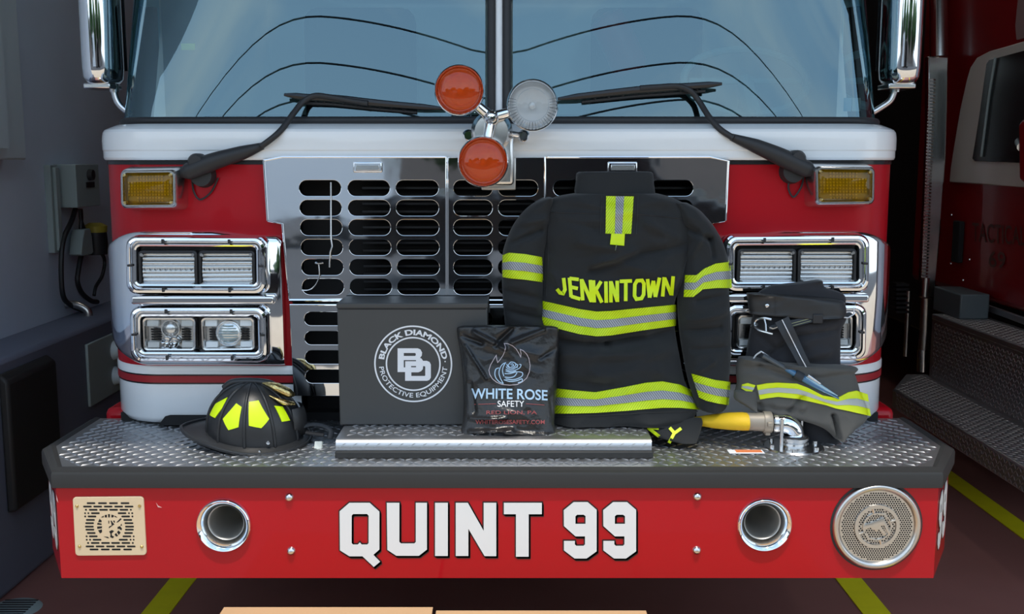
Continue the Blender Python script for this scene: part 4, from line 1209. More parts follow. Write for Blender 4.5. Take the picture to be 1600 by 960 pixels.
MB().lathe((xe, c.y, ez), [(.024, .0), (.028, .002), (.028, .012), (.025, .014)], 28, 'X').build('flange', M['chrome_soft'], el)
for px, y_ in ((1217, c.y-.03), (1257, c.y+.03)):
    p = WZ(px, 700, DZ); MB().tube([(p.x, y_, DZ), (p.x, y_, DZ+.085)], .005, 10).build('guard_rod', M['chrome_soft'], el)
# deck decal
p0, p1 = WZ(1140, 711, DZ), WZ(1192, 707, DZ)
dc = MB().box((p0.x, p0.y, DZ+.003), (p1.x, p1.y+.012, DZ+.0036)).build('decal', M['print_white'], bumper)
MB().box((p0.x+.02, p0.y+.010, DZ+.0036), (p1.x-.004, p1.y+.010, DZ+.0040)).build('decal_stripe', mat('orange_print', (.75, .22, .08), .5), bumper)

# ================================================================ things on the deck
# black carton
KY = 2.80
k0, k1 = W(531, 668, KY), W(762, 668, KY)
KX0, KX1, KZ0, KZ1 = k0.x, k1.x, TZ+.002, W(645, 475, KY).z
kx = thing('cardboard_box', ((KX0+KX1)/2, KY+.08, KZ0), 'black square carton with a round white emblem, standing against the grille', 'box')
MB().box((KX0, KY, KZ0), (KX1, KY+.145, KZ1)).build('carton_body', M['carton'], kx, bevel=.003)
ld = MB().box((KX0-.002, KY-.002, KZ1-.012), (KX1+.002, KY+.148, KZ1+.002))
ld.build('lid_flap', M['carton'], kx, bevel=.003)
MB().box((KX0+.003, KY-.0006, KZ1-.0155), (KX1-.003, KY, KZ1-.0125)).build('flap_crease', M['void'], kx)
LC = (W(645.7, 569, KY).x, W(645.7, 569, KY).z); mm = W(646.7, 569, KY).x - LC[0]
lg = MB()
def ringm(mb, r0, r1, n=96):
    vs, fs = [], []
    for k in range(n):
        a = 2*math.pi*k/n
        vs += [(LC[0]+r0*math.cos(a), KY-.0012, LC[1]+r0*math.sin(a)), (LC[0]+r1*math.cos(a), KY-.0012, LC[1]+r1*math.sin(a))]
    for k in range(n): fs.append((2*k, 2*k+1, (2*k+3) % (2*n), (2*k+2) % (2*n)))
    mb.add(vs, fs)
ringm(lg, 58.6*mm, 61*mm); ringm(lg, 40.6*mm, 43*mm)
def arc_text(mb, body, size, rad, a_mid, span, up=True, bold=.0):
    vs, fs = text2d(body, size, bold)
    vs = fit2d(vs, 1.0, size)
    out = []
    for x, y, z in vs:
        if up: a = a_mid - x*span; r = rad + y
        else: a = a_mid + x*span; r = rad - y
        out.append((LC[0] + r*math.cos(a), KY-.0012, LC[1] + r*math.sin(a)))
    mb.add(out, fs)
arc_text(lg, 'BLACK DIAMOND', 9.2*mm, 50.2*mm, math.radians(90), math.radians(162), True, .0006)
arc_text(lg, 'PROTECTIVE EQUIPMENT', 9.0*mm, 50.6*mm, math.radians(270), math.radians(170), False, .0002)
ringm  # registered dot
a = math.radians(4.5); lg.add([(LC[0]+50*mm*math.cos(a)+1.2*mm*math.cos(t_), KY-.0012, LC[1]+50*mm*math.sin(a)+1.2*mm*math.sin(t_)) for t_ in [k*math.pi/4 for k in range(8)]], [tuple(range(8))])
def kz(p): w = W(605 + p[0]*.08126, 530 + p[1]*.08126, KY); return (w.x, w.z)
Eo = [(200,178),(590,178),(640,200),(672,260),(665,320),(632,362),(660,375),(690,418),(760,418),(815,440),(840,490),(840,740),(815,785),(770,803),(345,803),(345,635),(200,635)]
Eh = [[(320,268),(535,268),(550,282),(550,310),(535,325),(320,325)], [(320,405),(555,405),(555,426),(347,426),(347,545),(320,545)], [(460,519),(556,519),(556,542),(460,542)],
      [(465,640),(600,640),(650,620),(685,580),(692,520),(718,520),(732,535),(732,700),(720,710),(465,710)]]
vs, fs = shape2d([[kz(p) for p in Eo]] + [[kz(p) for p in h] for h in Eh]); lg2 = MB().add([(x, KY-.0012, z) for x, z, _ in vs], fs)
lg2.build('emblem_letter', M['print_white'], kx); lg.build('emblem', M['print_white'], kx)

# ---- cloth fields
class Field:
    def __init__(s, rows, Y0, Y1, D, p=2.4, fold=None):
        """rows: (py, px left, px right); Y0/Y1 front distance at the top/bottom row; D half thickness"""
        s.py = [r[0] for r in rows]; s.Y0, s.Y1 = Y0, Y1
        s.D, s.p, s.fold = D, p, fold
        f = lambda py: lerp(Y0, Y1, (py-s.py[0])/(s.py[-1]-s.py[0]))
        s.z, s.xl, s.xr = [], [], []
        for py, a, b in rows[::-1]:
            A, B = W(a, py, f(py)), W(b, py, f(py))
            s.z.append(A.z); s.xl.append(A.x); s.xr.append(B.x)
        s.zt, s.zb = s.z[-1], s.z[0]
    def Yc(s, z): return lerp(s.Y1, s.Y0, (z-s.zb)/(s.zt-s.zb))
    def L(s, z): return smooth_interp(z, s.z, s.xl)
    def R(s, z): return smooth_interp(z, s.z, s.xr)
    def Y(s, x, z):
        a, b = s.L(z), s.R(z); c, w = (a+b)/2, max((b-a)/2, 1e-4)
        t = max(-1, min(1, (x-c)/w))
        d = s.D(z) if callable(s.D) else s.D
        y = s.Yc(z) + d*(1 - max(0, 1-abs(t)**s.p)**(1/s.p))
        if s.fold: y -= s.fold(x, z)*(1-t**4)
        return y
    def hit(s, px, py):
        y = s.Yc((s.zt+s.zb)/2)
        for _ in range(6): w = W(px, py, y); y = s.Y(w.x, w.z)
        return W(px, py, y)
    def mesh(s, nx=44, nz=70, jag=None):
        mb = MB(); G = []; d0 = s.D
        for j in range(nz+1):
            z = lerp(s.zb, s.zt, j/nz); a, b = s.L(z), s.R(z); row = []
            for i in range(nx+1):
                t = -math.cos(math.pi*i/nx); t = lerp(-1+2*i/nx, t, .6); x = (a+b)/2 + t*(b-a)/2
                row.append(Vector((x, s.Y(x, z), z)))
            d = s.D(z) if callable(s.D) else s.D
            back = []
            for i in range(nx-1, 0, -1):
                p = row[i]; back.append(Vector((p.x, s.Yc(z) + d + .012*math.sin(math.pi*i/nx), z)))
            G.append(row + back)
        mb.rings(G, cap=(True, True)); return mb
    def band(s, top, bot, off=.0035, n=40, m=3, v0=0, v1=1):
        """strip between two pixel polylines; v0..v1 part of its width"""
        G = []
        for j in range(m+1):
            v = lerp(v0, v1, j/m); row = []
            for i in range(n+1):
                u = i/n; a, b = pl(top, u), pl(bot, u)
                w = s.hit(lerp(a[0], b[0], v), lerp(a[1], b[1], v)); row.append(w + Vector((0, -off, 0)))
            G.append(row)
        # give the tape a real thickness
        B = [[p + Vector((0, off*.9, 0)) for p in r] for r in G]
        mb = MB(); mb.grid(G)
        mb.grid([G[0], B[0]]); mb.grid([G[-1], B[-1]]); mb.grid([[r[0] for r in G], [r[0] for r in B]]); mb.grid([[r[-1] for r in G], [r[-1] for r in B]])
        return mb
    def tape(s, name, top, bot, parent, mats=('hv', 'sil', 'hv'), n=40, off=.0045):
        o = s.band(top, bot, off, n*2, 8).build(name, M[mats[0]], parent, angle=60)
        s.band(top, bot, off+.0022, n*2, 4, .34, .66).build('silver_trim', M[mats[1]], o, angle=60)
        return o
    def strokes(s, pts, w, off=.004, sub=4, closed=False):
        """thick pixel polyline laid on the surface"""
        vs, fs = stroke(pts, w, sub, closed)
        return [s.hit(x, y) + Vector((0, -off, 0)) for x, y in vs], fs
nz_ = lambda x, y, z: noise.noise(Vector((x, y, z)))
def creases(lst, Y=2.84):
    """pressed folds: (x0, y0, x1, y1, height, half width) in photograph pixels and metres"""
    L_ = []
    for x0, y0, x1, y1, am, w in lst:
        a, b = W(x0, y0, Y), W(x1, y1, Y); L_.append((a.x, a.z, b.x, b.z, am, w))
    def f(x, z):
        t_ = 0
        for ax_, az, bx_, bz, am, w in L_:
            dx, dz = bx_-ax_, bz-az; u = ((x-ax_)*dx + (z-az)*dz)/(dx*dx+dz*dz)
            v = max(0, min(1, u)); d2 = (x-ax_-v*dx)**2 + (z-az-v*dz)**2
            if d2 < (3*w)**2: t_ += 1.4*am*math.exp(-d2/(w*w))
        return t_
    return f
def folds(seed, amp, fx, fz, ridge=.5):
    def f(x, z):
        q = x*.8 + z*.45
        a = nz_(x*fx, z*fz, seed); b = 1-abs(nz_(q*fx*1.6+3, z*fz*1.3, seed+5))*2.4
        c = 1-abs(nz_(x*fx*2.6 - z*4, z*fz*2.2, seed+9))*2.4
        return amp*(a + ridge*b*.6 + ridge*.28*c)
    return f

# ---- plastic bag
bagf = Field([(511, 722, 862), (514, 714, 872), (530, 714, 874), (550, 717, 874), (600, 722, 872), (640, 723, 869), (665, 722, 867), (678, 720, 868), (683, 728, 862)],
             2.765, 2.70, lambda z: .012 + .036*math.sin(math.pi*min(1, max(0, (z-TZ)/.285)))**.6, 2.2, None)
bf0, bc0 = folds(3.3, .007, 9, 11, 1.3), creases([(727, 542, 760, 590, .010, .004), (722, 528, 752, 538, -.010, .006), (740, 520, 790, 545, .009, .006), (775, 540, 800, 516, -.009, .006), (800, 535, 850, 517, .008, .006), (735, 600, 742, 640, -.008, .006), (735, 668, 800, 664, .009, .005), (790, 668, 860, 673, .008, .005), (740, 676, 865, 679, -.010, .005), (845, 560, 868, 548, -.007, .005), (735, 650, 790, 647, .006, .005), (860, 620, 866, 660, -.006, .005)], 2.75)
bagf.fold = lambda x, z: bf0(x, z) + bc0(x, z)
bag = thing('packaged_bag', (.03, 2.75, TZ), 'shiny black plastic bag printed with a flame and rose, leaning on the black carton', 'bag')
bagf.mesh(90, 110).build('bag_body', M['bag'], bag, angle=80)
pc = lambda x, y: (680 + x*.1375, 500 + y*.1375)
pm_, pb_, pr_ = MB(), MB(), MB()
flame = [pc(*q) for q in ((785,268),(800,310),(790,360),(770,405),(740,450),(710,485),(700,450),(695,400),(665,450),(630,510),(610,570),(620,620),(650,670),(700,710),(760,735),(850,742),(930,735),(990,705),(1040,660),(1070,590),(1078,520),(1065,440),(1040,390),(1000,350),(965,335),(975,380),(972,425),(950,380),(920,330),(880,295),(830,272))]
pm_.add(*bagf.strokes(flame, .95, .0015, 3, True)); pm_.build('flame_print', M['print_pale'], bag)
rose = [[(775,725),(740,660),(725,600),(740,540),(770,500),(805,485)], [(800,485),(775,530),(765,580),(780,640)], [(725,545),(690,560),(678,610),(690,660),(730,705),(775,725)],
        [(800,560),(850,580),(910,570),(960,545),(975,510),(955,505)], [(790,610),(850,610),(930,590),(990,600),(985,640),(930,670),(870,680),(800,670)], [(780,680),(850,700),(930,690),(985,670),(985,700),(940,715)],
        [(840,500),(860,480),(900,485),(915,510),(890,540),(850,540),(830,520),(840,500)], [(855,505),(880,500),(890,520),(865,525)], [(805,530),(830,555),(880,560),(930,530),(940,505)], [(800,580),(860,595),(920,580)], [(790,650),(850,655),(900,640),(930,600)], [(815,500),(822,525),(845,545)], [(905,490),(935,515),(930,545)]]
for r in rose: pb_.add(*bagf.strokes([p[:2] for p in catmull([(*pc(*q), 0) for q in r], 4)], 1.35, .0018, 1))
pb_.build('rose_print', M['print_blue'], bag)
def bag_text(body, px0, px1, py, h, bold, m, name, slope=0, curve=0):
    vs, fs = text2d(body, 1.0, bold)
    vs = fit2d(vs, px1-px0, h)
    mb = MB(); cxp = (px0+px1)/2
    # subdivide through the surface hit of every vertex
    mb.add([bagf.hit(cxp + x, py - y + slope*x + curve*x*x) + Vector((0, -.0022, 0)) for x, y, z in vs], fs)
    return mb.build(name, m, bag)
bag_text('WHITE ROSE', 736.5, 855.5, 615.5, 16.5, .018, M['print_blue'], 'brand_print', 0.022, .0003)
bag_text('SAFETY', 777.5, 819, 631, 9.6, .004, M['print_white'], 'print_line')
bag_text('RED LION, PA', 760, 839, 645, 6.8, .008, M['print_red'], 'print_line')
bag_text('WHITEROSESAFETY.COM', 743, 851, 659.5, 6.6, .010, M['print_red'], 'print_line')
ln = MB(); ln.add(*bagf.strokes([(741, 632), (775, 631)], .8, .002)); ln.add(*bagf.strokes([(822, 631), (851, 633)], .8, .002)); ln.build('print_rule', M['print_red'], bag)

# ---- turnout coat
coat = thing('turnout_coat', (.28, 2.85, TZ), 'black firefighter coat with lime bands, propped back outward against the grille', 'coat')
cf0 = folds(11.0, .024, 4.5, 7.5, 1.0)
cr1 = creases([(843, 354, 860, 396, -.012, .009), (907, 380, 966, 388, .010, .012), (925, 424, 995, 402, -.012, .011), (930, 412, 990, 392, .008, .010), (1003, 398, 1073, 386, -.011, .009),
    (880, 345, 930, 360, -.006, .010), (1010, 350, 1060, 372, .008, .012), (1059, 455, 1082, 405, -.014, .010), (870, 531, 947, 538, -.020, .012), (947, 538, 1058, 518, -.020, .012), (880, 552, 1050, 545, .012, .018),
    (930, 580, 1022, 570, .010, .020), (1060, 535, 1080, 615, -.012, .008), (875, 590, 950, 596, -.006, .009), (955, 660, 1085, 652, -.006, .006), (864, 430, 880, 462, .008, .008), (1030, 425, 1056, 460, -.007, .008)])
def cfold(x, z):
    return cf0(x, z) + cr1(x, z) + .010*math.exp(-((z-1.22)/.022)**2)*(.6+.6*nz_(x*7, 2, 1)) + .006*math.exp(-((z-1.475-.12*abs(x-.30))/.012)**2)
def coatD(z): return interp(z, [.88, .95, 1.2, 1.45, 1.55, 1.62], [.075, .085, .085, .070, .05, .03])
torso = Field([(303, 898, 1030), (307, 876, 1046), (312, 862, 1060), (325, 853, 1082), (345, 850, 1090), (380, 848, 1088), (430, 848, 1084), (470, 846, 1063), (500, 843, 1060), (525, 848, 1062), (560, 858, 1068), (600, 862, 1076), (622, 862, 1085), (645, 862, 1096), (660, 862, 1092), (668, 864, 1080)],
              2.875, 2.765, coatD, 2.6, cfold)
tor = torso.mesh(80, 140).build('body', M['coat'], coat, angle=80)
collar = Field([(269, 906, 1021), (272, 902, 1024), (285, 901, 1025), (300, 899, 1027), (312, 903, 1028)], 2.90, 2.875, .045, 3, folds(2, .004, 8, 10))
collar.mesh(30, 20).build('collar', M['coat'], coat, angle=80)
sl1 = Field([(311, 850, 866), (318, 835, 868), (330, 820, 866), (350, 804, 862), (375, 792, 858), (400, 785, 852), (440, 784, 850), (480, 786, 850), (520, 790, 855), (560, 800, 862), (605, 812, 866)], 2.885, 2.80, .055, 2.2, None)
sf1, sc1 = folds(21, .010, 7, 9, 1.1), creases([(800, 382, 846, 362, -.012, .008), (812, 350, 850, 345, .008, .010), (788, 455, 845, 468, -.010, .008), (790, 487, 850, 500, -.012, .009), (792, 470, 846, 482, .008, .007)])
sl1.fold = lambda x, z: sf1(x, z) + sc1(x, z)
s1 = sl1.mesh(44, 120).build('sleeve', M['coat'], coat, angle=80)
sl2 = Field([(318, 1050, 1078), (328, 1055, 1096), (342, 1060, 1110), (360, 1066, 1124), (385, 1072, 1137), (410, 1070, 1143), (440, 1066, 1144), (470, 1063, 1146), (520, 1066, 1148), (560, 1072, 1148), (600, 1080, 1145), (632, 1090, 1142), (642, 1093, 1141), (646, 1098, 1136)], 2.885, 2.775, .060, 2.2, None)
sf2, sc2 = folds(31, .011, 7, 8, 1.2), creases([(1080, 360, 1113, 376, -.014, .009), (1113, 376, 1117, 402, -.012, .008), (1082, 400, 1100, 368, .012, .009), (1068, 518, 1124, 512, -.013, .009), (1072, 500, 1135, 488, .010, .009), (1080, 545, 1140, 540, -.008, .008), (1090, 470, 1140, 462, -.008, .007), (1085, 575, 1110, 560, .009, .008)])
sl2.fold = lambda x, z: sf2(x, z) + sc2(x, z)
s2 = sl2.mesh(44, 130).build('sleeve', M['coat'], coat, angle=80)
# tapes
torso.tape('reflective_band', [(846, 470), (860, 473), (905, 483), (932, 487), (955, 486), (1005, 481), (1057, 476)], [(842, 505), (858, 510), (905, 522), (932, 525.5), (955, 524), (1005, 516), (1056, 509)], coat)
torso.tape('reflective_band', [(867, 607), (895, 610), (930, 613), (975, 605), (1010, 598), (1035, 596), (1062, 601), (1090, 614)], [(866, 646), (895, 646), (930, 645), (975, 642), (1010, 639), (1035, 637), (1062, 637), (1094, 640)], coat)
sl1.tape('reflective_band', [(785, 399), (795, 395), (820, 397), (847, 402)], [(785, 433), (797, 435), (820, 437), (849, 441)], coat, n=16)
sl2.tape('reflective_band', [(1070, 430), (1088, 430), (1100, 420), (1118, 412), (1141, 409)], [(1068, 464), (1083, 464), (1098, 452), (1120, 450), (1143, 450)], coat, n=22)
sl2.tape('reflective_band', [(1080, 584), (1095, 588), (1118, 594), (1141, 597)], [(1092, 621), (1103, 626), (1120, 630), (1138, 633)], coat, n=16)
# neck tab
o = torso.band([(947, 306.5), (990, 307)], [(946, 365), (986, 365.5)], .0035, 8, 10).build('neck_tape', M['hv'], coat, angle=60)
torso.band([(962, 306.7), (975, 306.8)], [(960.5, 365.2), (971.5, 365.4)], .0048, 4, 10).build('silver_trim', M['sil'], o, angle=60)
o = torso.band([(955, 365), (976, 365.5)], [(953, 382), (975, 384)], .005, 4, 4).build('hanging_tab', M['hv_plain'], coat)
MB().tube([torso.hit(963, 383)+Vector((0,-.006,0)), torso.hit(961, 391)+Vector((0,-.008,0))], .0018, 6).build('pull', M['chrome_soft'], o)
# patch outline seams
def seam(f, pts, w=1.0, name='seam'):
    P = [f.hit(*p[:2]) + Vector((0, -.0012, 0)) for p in catmull([(x, y, 0) for x, y in pts], 6)]
    return MB().tube(P, .0011*w, 5).build(name, M['black'], coat)
seam(torso, [(940, 306), (939, 330), (938, 366)]); seam(torso, [(997, 307), (996, 335), (994, 366)])
seam(torso, [(855, 332), (890, 333), (938, 334)]); seam(torso, [(996, 335), (1030, 338), (1085, 344)])
seam(torso, [(860, 318), (857, 360), (856, 420), (853, 465)]); seam(torso, [(1078, 345), (1076, 390), (1066, 430), (1058, 474)])
seam(torso, [(868, 652), (930, 650), (1000, 646), (1090, 643)])
# name letters
LT = {'J': [[(.85, 1), (.85, .3), (.62, .04), (.3, .04), (.05, .25)]], 'E': [[(.14, 1.04), (.14, -.04)], [(.14, 1), (1, 1)], [(.14, 0), (1, 0)], [(.14, .52), (.85, .52)]],
      'N': [[(.12, -.04), (.12, 1.04)], [(.15, 1), (.85, 0)], [(.88, -.04), (.88, 1.04)]], 'K': [[(.14, -.04), (.14, 1.04)], [(.95, 1.03), (.16, .42)], [(.40, .55), (.95, -.03)]], 'I': [[(.5, -.04), (.5, 1.04)]],
      'T': [[(-.04, 1), (1.04, 1)], [(.5, 1), (.5, -.04)]], 'O': [[(.5, 0), (.28, 0), (.1, .2), (.1, .8), (.28, 1), (.72, 1), (.9, .8), (.9, .2), (.72, 0), (.5, 0)]],
      'W': [[(.0, 1.04), (.26, -.02)], [(.26, -.02), (.5, .9)], [(.5, .9), (.74, -.02)], [(.74, -.02), (1, 1.04)]]}
nm = MB()
for ch, x0, x1 in zip('JENKINTOWN', (866, 886, 904.5, 923, 942, 950, 966, 987, 1008, 1031.5), (887, 908, 928, 943, 951.5, 968.5, 989, 1010, 1032, 1055)):
    yt = lambda x: interp(x, [868, 890, 915, 945, 970, 1000, 1020, 1054], [430.5, 432, 435, 438, 436.5, 435.5, 433, 429.5])
    yb = lambda x: interp(x, [868, 886, 905, 925, 945, 965, 990, 1010, 1054], [460, 464, 470, 474, 475, 473.5, 471, 468, 463])
    for s_ in LT[ch]:
        pts = []
        for u, v in s_:
            x = lerp(x0 + 2.6, x1 - 2.6, u) + (v-.5)*lerp(-3.0, 2.4, (x0-868)/165)
            pts.append((x, lerp(yb(x)-3, yt(x)+3, v)))
        nm.add(*torso.strokes(pts, 5.6, .0045, 5))
nm.build('name_letters', M['hv_plain'], coat)
# tail flap with letters hanging on the deck
tf = Field([(656, 1000, 1098), (664, 1006, 1100), (672, 1012, 1098), (686, 1030, 1094), (694, 1060, 1090)], 2.78, 2.735, .02, 2.6, folds(5, .004, 8, 8))
tfo = tf.mesh(24, 16).build('name_flap', M['coat'], coat, angle=80)
fl = MB()
for g in ([(1012, 668), (1030, 682)], [(1014, 668), (1029, 669)], [(1046, 668), (1053, 676)], [(1064, 669), (1053, 677), (1045, 692)]):
    fl.add(*tf.strokes(g, 5.0, .004))
fl.build('flap_letters', M['hv_plain'], tfo)

# ---- hose
hs = thing('fire_hose', (W(1160, 660, 2.77).x, c.y, TZ), 'yellow fire hose coming out from under the coat to the chrome elbow', 'hose')
ca = W(1204, 663, 2.76); HY = c.y
hx = lambda px, py: W(px, py, HY)
R = []
for px, pt, pb in ((1070, 653, 663), (1090, 652, 665), (1115, 648, 669), (1140, 645.5, 671.5), (1160, 645, 672.5), (1168, 646, 672.5)):
    yq = HY + interp(px, [1070, 1120, 1150], [.085, .03, 0.0]); t0, b0 = W(px, pt, yq), W(px, pb, yq); m = (t0+b0)/2; h = (t0.z-b0.z)/2; w_ = .012 + h*.9
    R.append([(m.x, m.y + w_*math.cos(a), m.z + h*math.sin(a)) for a in [2*math.pi*k/24 for k in range(24)]])
MB().rings(R, cap=(True, True)).build('jacket', M['yellow_hose'], hs, angle=70)
ax = lambda px: hx(px, 660).x
ezz = hx(1185, 659).z
R = []
for px, h in ((1167, .0235), (1178, .024), (1192, .0255), (1192, .0285), (1194, .0295), (1203, .0295), (1205, .028), (1205, .022)):
    R.append([(ax(px), HY + h*math.cos(a), ezz - .002*(px-1167)/38 + h*math.sin(a)) for a in [2*math.pi*k/28 for k in range(28)]])
MB().rings(R, cap=(True, True)).build('coupling', M['tan_metal'], hs, angle=35)
lug = MB().box((ax(1195), HY-.012, ezz-.036), (ax(1203), HY+.008, ezz-.026)); lug.box((ax(1195), HY-.036, ezz-.006), (ax(1203), HY-.026, ezz+.006))
lug.build('lug', M['tan_metal'], hs, bevel=.002)

# ---- folded trousers
pants = thing('bunker_trousers', (W(1250, 640, 2.82).x, 2.83, DZ), 'folded black bunker trousers with a lime hem band, piled against the right headlights', 'trousers')
PC = creases([(1190, 575, 1240, 592, -.008, .008), (1232, 640, 1252, 622, -.012, .008), (1299, 648, 1305, 682, -.016, .006), (1187, 632, 1192, 656, -.010, .006), (1212, 560, 1248, 535, -.012, .010), (1230, 570, 1300, 556, .008, .014), (1195, 530, 1215, 548, -.010, .008), (1255, 530, 1318, 522, -.008, .008), (1210, 630, 1250, 634, .009, .010), (1270, 592, 1330, 588, -.006, .010), (1180, 640, 1228, 646, .008, .008)], 2.79)
def pf(rows, Y0, Y1, D, seed, amp, m, name, nx=60, nz=60, p=2.4, ridge=.8):
    g_ = folds(seed, amp, 8, 12, ridge)
    f = Field(rows, Y0, Y1, D, p, lambda x, z: g_(x, z) + PC(x, z)); return f, f.mesh(nx, nz).build(name, M[m], pants, angle=80)
f0, o0 = pf([(440, 1276, 1288), (443, 1250, 1290), (447, 1215, 1291), (452, 1200, 1296), (458, 1190, 1316), (466, 1182, 1326), (480, 1182, 1326)], 2.86, 2.85, .03, 41, .005, 'pants', 'lining_fold')
f1, o1 = pf([(461, 1172, 1200), (464, 1172, 1262), (468, 1173, 1305), (473, 1174, 1324), (482, 1175, 1329), (490, 1177, 1330), (495, 1180, 1329), (499, 1230, 1326)], 2.825, 2.82, .045, 43, .004, 'leather', 'waistband', 40, 24)
f2, o2 = pf([(484, 1186, 1322), (500, 1182, 1330), (508, 1180, 1328), (520, 1178, 1322), (545, 1174, 1321), (570, 1170, 1321), (590, 1166, 1323), (612, 1164, 1326)], 2.845, 2.82, .05, 45, .012, 'pants', 'seat_panel')
f3, o3 = pf([(563, 1160, 1185), (570, 1157, 1240), (577, 1156, 1338), (590, 1156, 1344), (605, 1157, 1349), (620, 1153, 1353), (630, 1154, 1357), (640, 1170, 1361), (648, 1186, 1363), (655, 1222, 1364), (664, 1262, 1360), (673, 1288, 1346), (682, 1302, 1332), (690, 1310, 1322)], 2.80, 2.755, .05, 47, .011, 'pants_leg', 'trouser_leg', 90, 80)
f4, o4 = pf([(613, 1149, 1186), (619, 1149, 1188), (627, 1151, 1186), (636, 1165, 1185), (642, 1175, 1184)], 2.785, 2.775, .02, 49, .006, 'pants_leg', 'cuff_flap', 20, 20)
f5, o5 = pf([(630, 1240, 1310), (650, 1250, 1318), (675, 1256, 1320), (692, 1260, 1318), (698, 1262, 1312)], 2.82, 2.80, .04, 51, .006, 'pants', 'under_leg', 24, 24)
# (bands follow)
f3.tape('hem_band', [(1182, 602), (1198, 599), (1215, 598), (1245, 599.5), (1262, 606), (1285, 618), (1308, 622), (1325, 613), (1338, 610.5), (1355, 616)],
        [(1187, 624), (1198, 622), (1215, 620), (1245, 623), (1268, 628), (1290, 633), (1305, 638), (1325, 642), (1340, 645.5), (1360, 650)], pants, ('hv_leg', 'sil_leg', 'hv_leg'), 50)
f3.tape('hem_band', [(1159, 601), (1168, 598.5), (1180, 602)], [(1158, 607), (1167, 612), (1174, 613)], pants, ('hv_leg', 'sil_leg', 'hv_leg'), 10)
wl_ = MB()
wl_.add(*f2.strokes([(1188, 581), (1205, 584), (1228, 586)], 4.5, .012)); wl_.add(*f2.strokes([(1262, 585), (1287, 583)], 5.0, .012)); wl_.build('liner_tag', M['print_white'], pants)
# snap on the waistband and its end tab
MB().lathe(f1.hit(1198, 477.5) + Vector((0, -.004, 0)), [(0, -.004), (.004, -.0035), (.0065, -.001), (.007, .004)], 18, 'Y').build('snap', M['chrome_soft'], pants)
tb = MB(); tb.add(*f1.strokes([(1210.5, 463), (1211, 480), (1211, 494)], 1.0, .003)); tb.build('tab_edge', M['black'], pants)
# take-up strap with red tab
st = f2.band([(1198, 509), (1230, 500), (1262, 494), (1290, 491), (1328, 488)], [(1200, 515), (1232, 511), (1264, 503), (1292, 497), (1330, 494)], .016, 20, 2).build('take_up_strap', M['webbing'], pants)
gy = MB(); gy.add(*f2.strokes([(1231, 505), (1265, 496)], 1.0, .018)); gy.add(*f2.strokes([(1232, 509), (1264, 500)], .8, .018)); gy.build('strap_stripe', mat('olive_thread', (.30, .30, .16), .6), st)
bk = f2.hit(1274, 497); MB().box((bk.x-.014, bk.y-.026, bk.z-.012), (bk.x+.014, bk.y-.014, bk.z+.014)).build('slider_buckle', M['black'], pants, bevel=.003)
rt = MB(); rt.add(*f2.strokes([(1283, 495.5), (1306, 493.5)], 4.6, .018)); rt.build('red_tab', M['print_red'], pants)
pp = MB(); pp.tube([f2.hit(x, y)+Vector((0, -.017, 0)) for x, y in ((1308, 494), (1322, 495.5), (1331, 490), (1331, 480))], .0018, 6); pp.build('piping', M['print_white'], pants)
# D-ring hook
hk = MB(); hp_ = lambda x, y, d=.034: f2.hit(x, y) + Vector((0, -d, 0))
hk.tube(catmull([hp_(1201, 496.5), hp_(1190, 494.5), hp_(1180, 496), (hp_(1175, 501)), hp_(1176, 508), hp_(1183, 513.5), hp_(1193, 516.5), hp_(1203, 519)], 6), .0038, 8)
hk.tube([hp_(1189.5, 495), hp_(1192, 505), hp_(1192.5, 516)], .003, 8); hk.tube([hp_(1178, 504), hp_(1170, 508)], .0045, 8)
hk.tube(catmull([hp_(1198, 509), hp_(1203, 510.5), hp_(1210, 508)], 5), .0024, 6)
hk.build('suspender_hook', M['chrome_soft'], pants)
# hanging strap
sp_ = catmull([hp_(1217, 497, .03), hp_(1226, 515, .03), hp_(1236, 535, .03), hp_(1246, 555, .03), hp_(1256, 575, .032), hp_(1257, 590, .034), hp_(1250, 602, .03)], 6)
sr = MB().ribbon(sp_, lambda t: lerp(.040, .024, min(1, t*1.2)) + (.012 if t > .75 else 0), .003, (1, 0, .25)).build('suspender_strap', M['webbing'], pants)
MB().tube([p + Vector((.0, -.004, 0)) for p in sp_], .0014, 6).build('strap_piping', M['print_white'], sr)
wp = MB().tube(catmull([hp_(1172, 561, .03), hp_(1177, 552, .032), hp_(1185, 546, .034)], 5), .0022, 6)
wp.tube([hp_(1185, 546, .034), hp_(1208, 561, .036)], .0016, 6); wp.build('loop_cord', M['print_white'], pants)

# blue tube held in the strap
tb0, tb1 = [hp_(*q) for q in ((1186, 551, .042), (1302, 617, .050))]
bt = thing('plastic_tube', tb1, 'glossy blue plastic tube strapped slantwise across the folded trousers', 'tube')
dirv = (tb1 - tb0)
mk = lambda a, b, ra, rb, n=8: [tb0 + dirv*lerp(a, b, k/n) for k in range(n+1)]
MB().tube(mk(0, .30, 0, 0), [.013]*9, 14, flat=.55).build('clear_end', mat('grey_clear_plastic', (.10, .11, .12), .2, 0, .5), bt)
MB().tube(mk(.28, 1.0, 0, 0, 12), [.012, .013, .014, .015, .0155, .016, .0155, .015, .014, .012, .009, .006, .003], 16, flat=.6).build('body', M['blue_tube'], bt)
MB().tube([p + Vector((0, -.008, .006)) for p in mk(.55, .97, 0, 0)], [.004, .005, .006, .006, .005, .004, .003, .002, .001], 8).build('painted_highlight', mat('highlight_blue', (.30, .48, .58), .2, 0, .6), bt)  # paler strip: the tube's highlight put into colour
cl = [tb0 + dirv*.60 + Vector((-.005, -.010, .018)), tb0 + dirv*.74 + Vector((0, -.012, .012))]
MB().tube(cl, [.005, .003], 10).build('clip', M['chrome_soft'], bt)
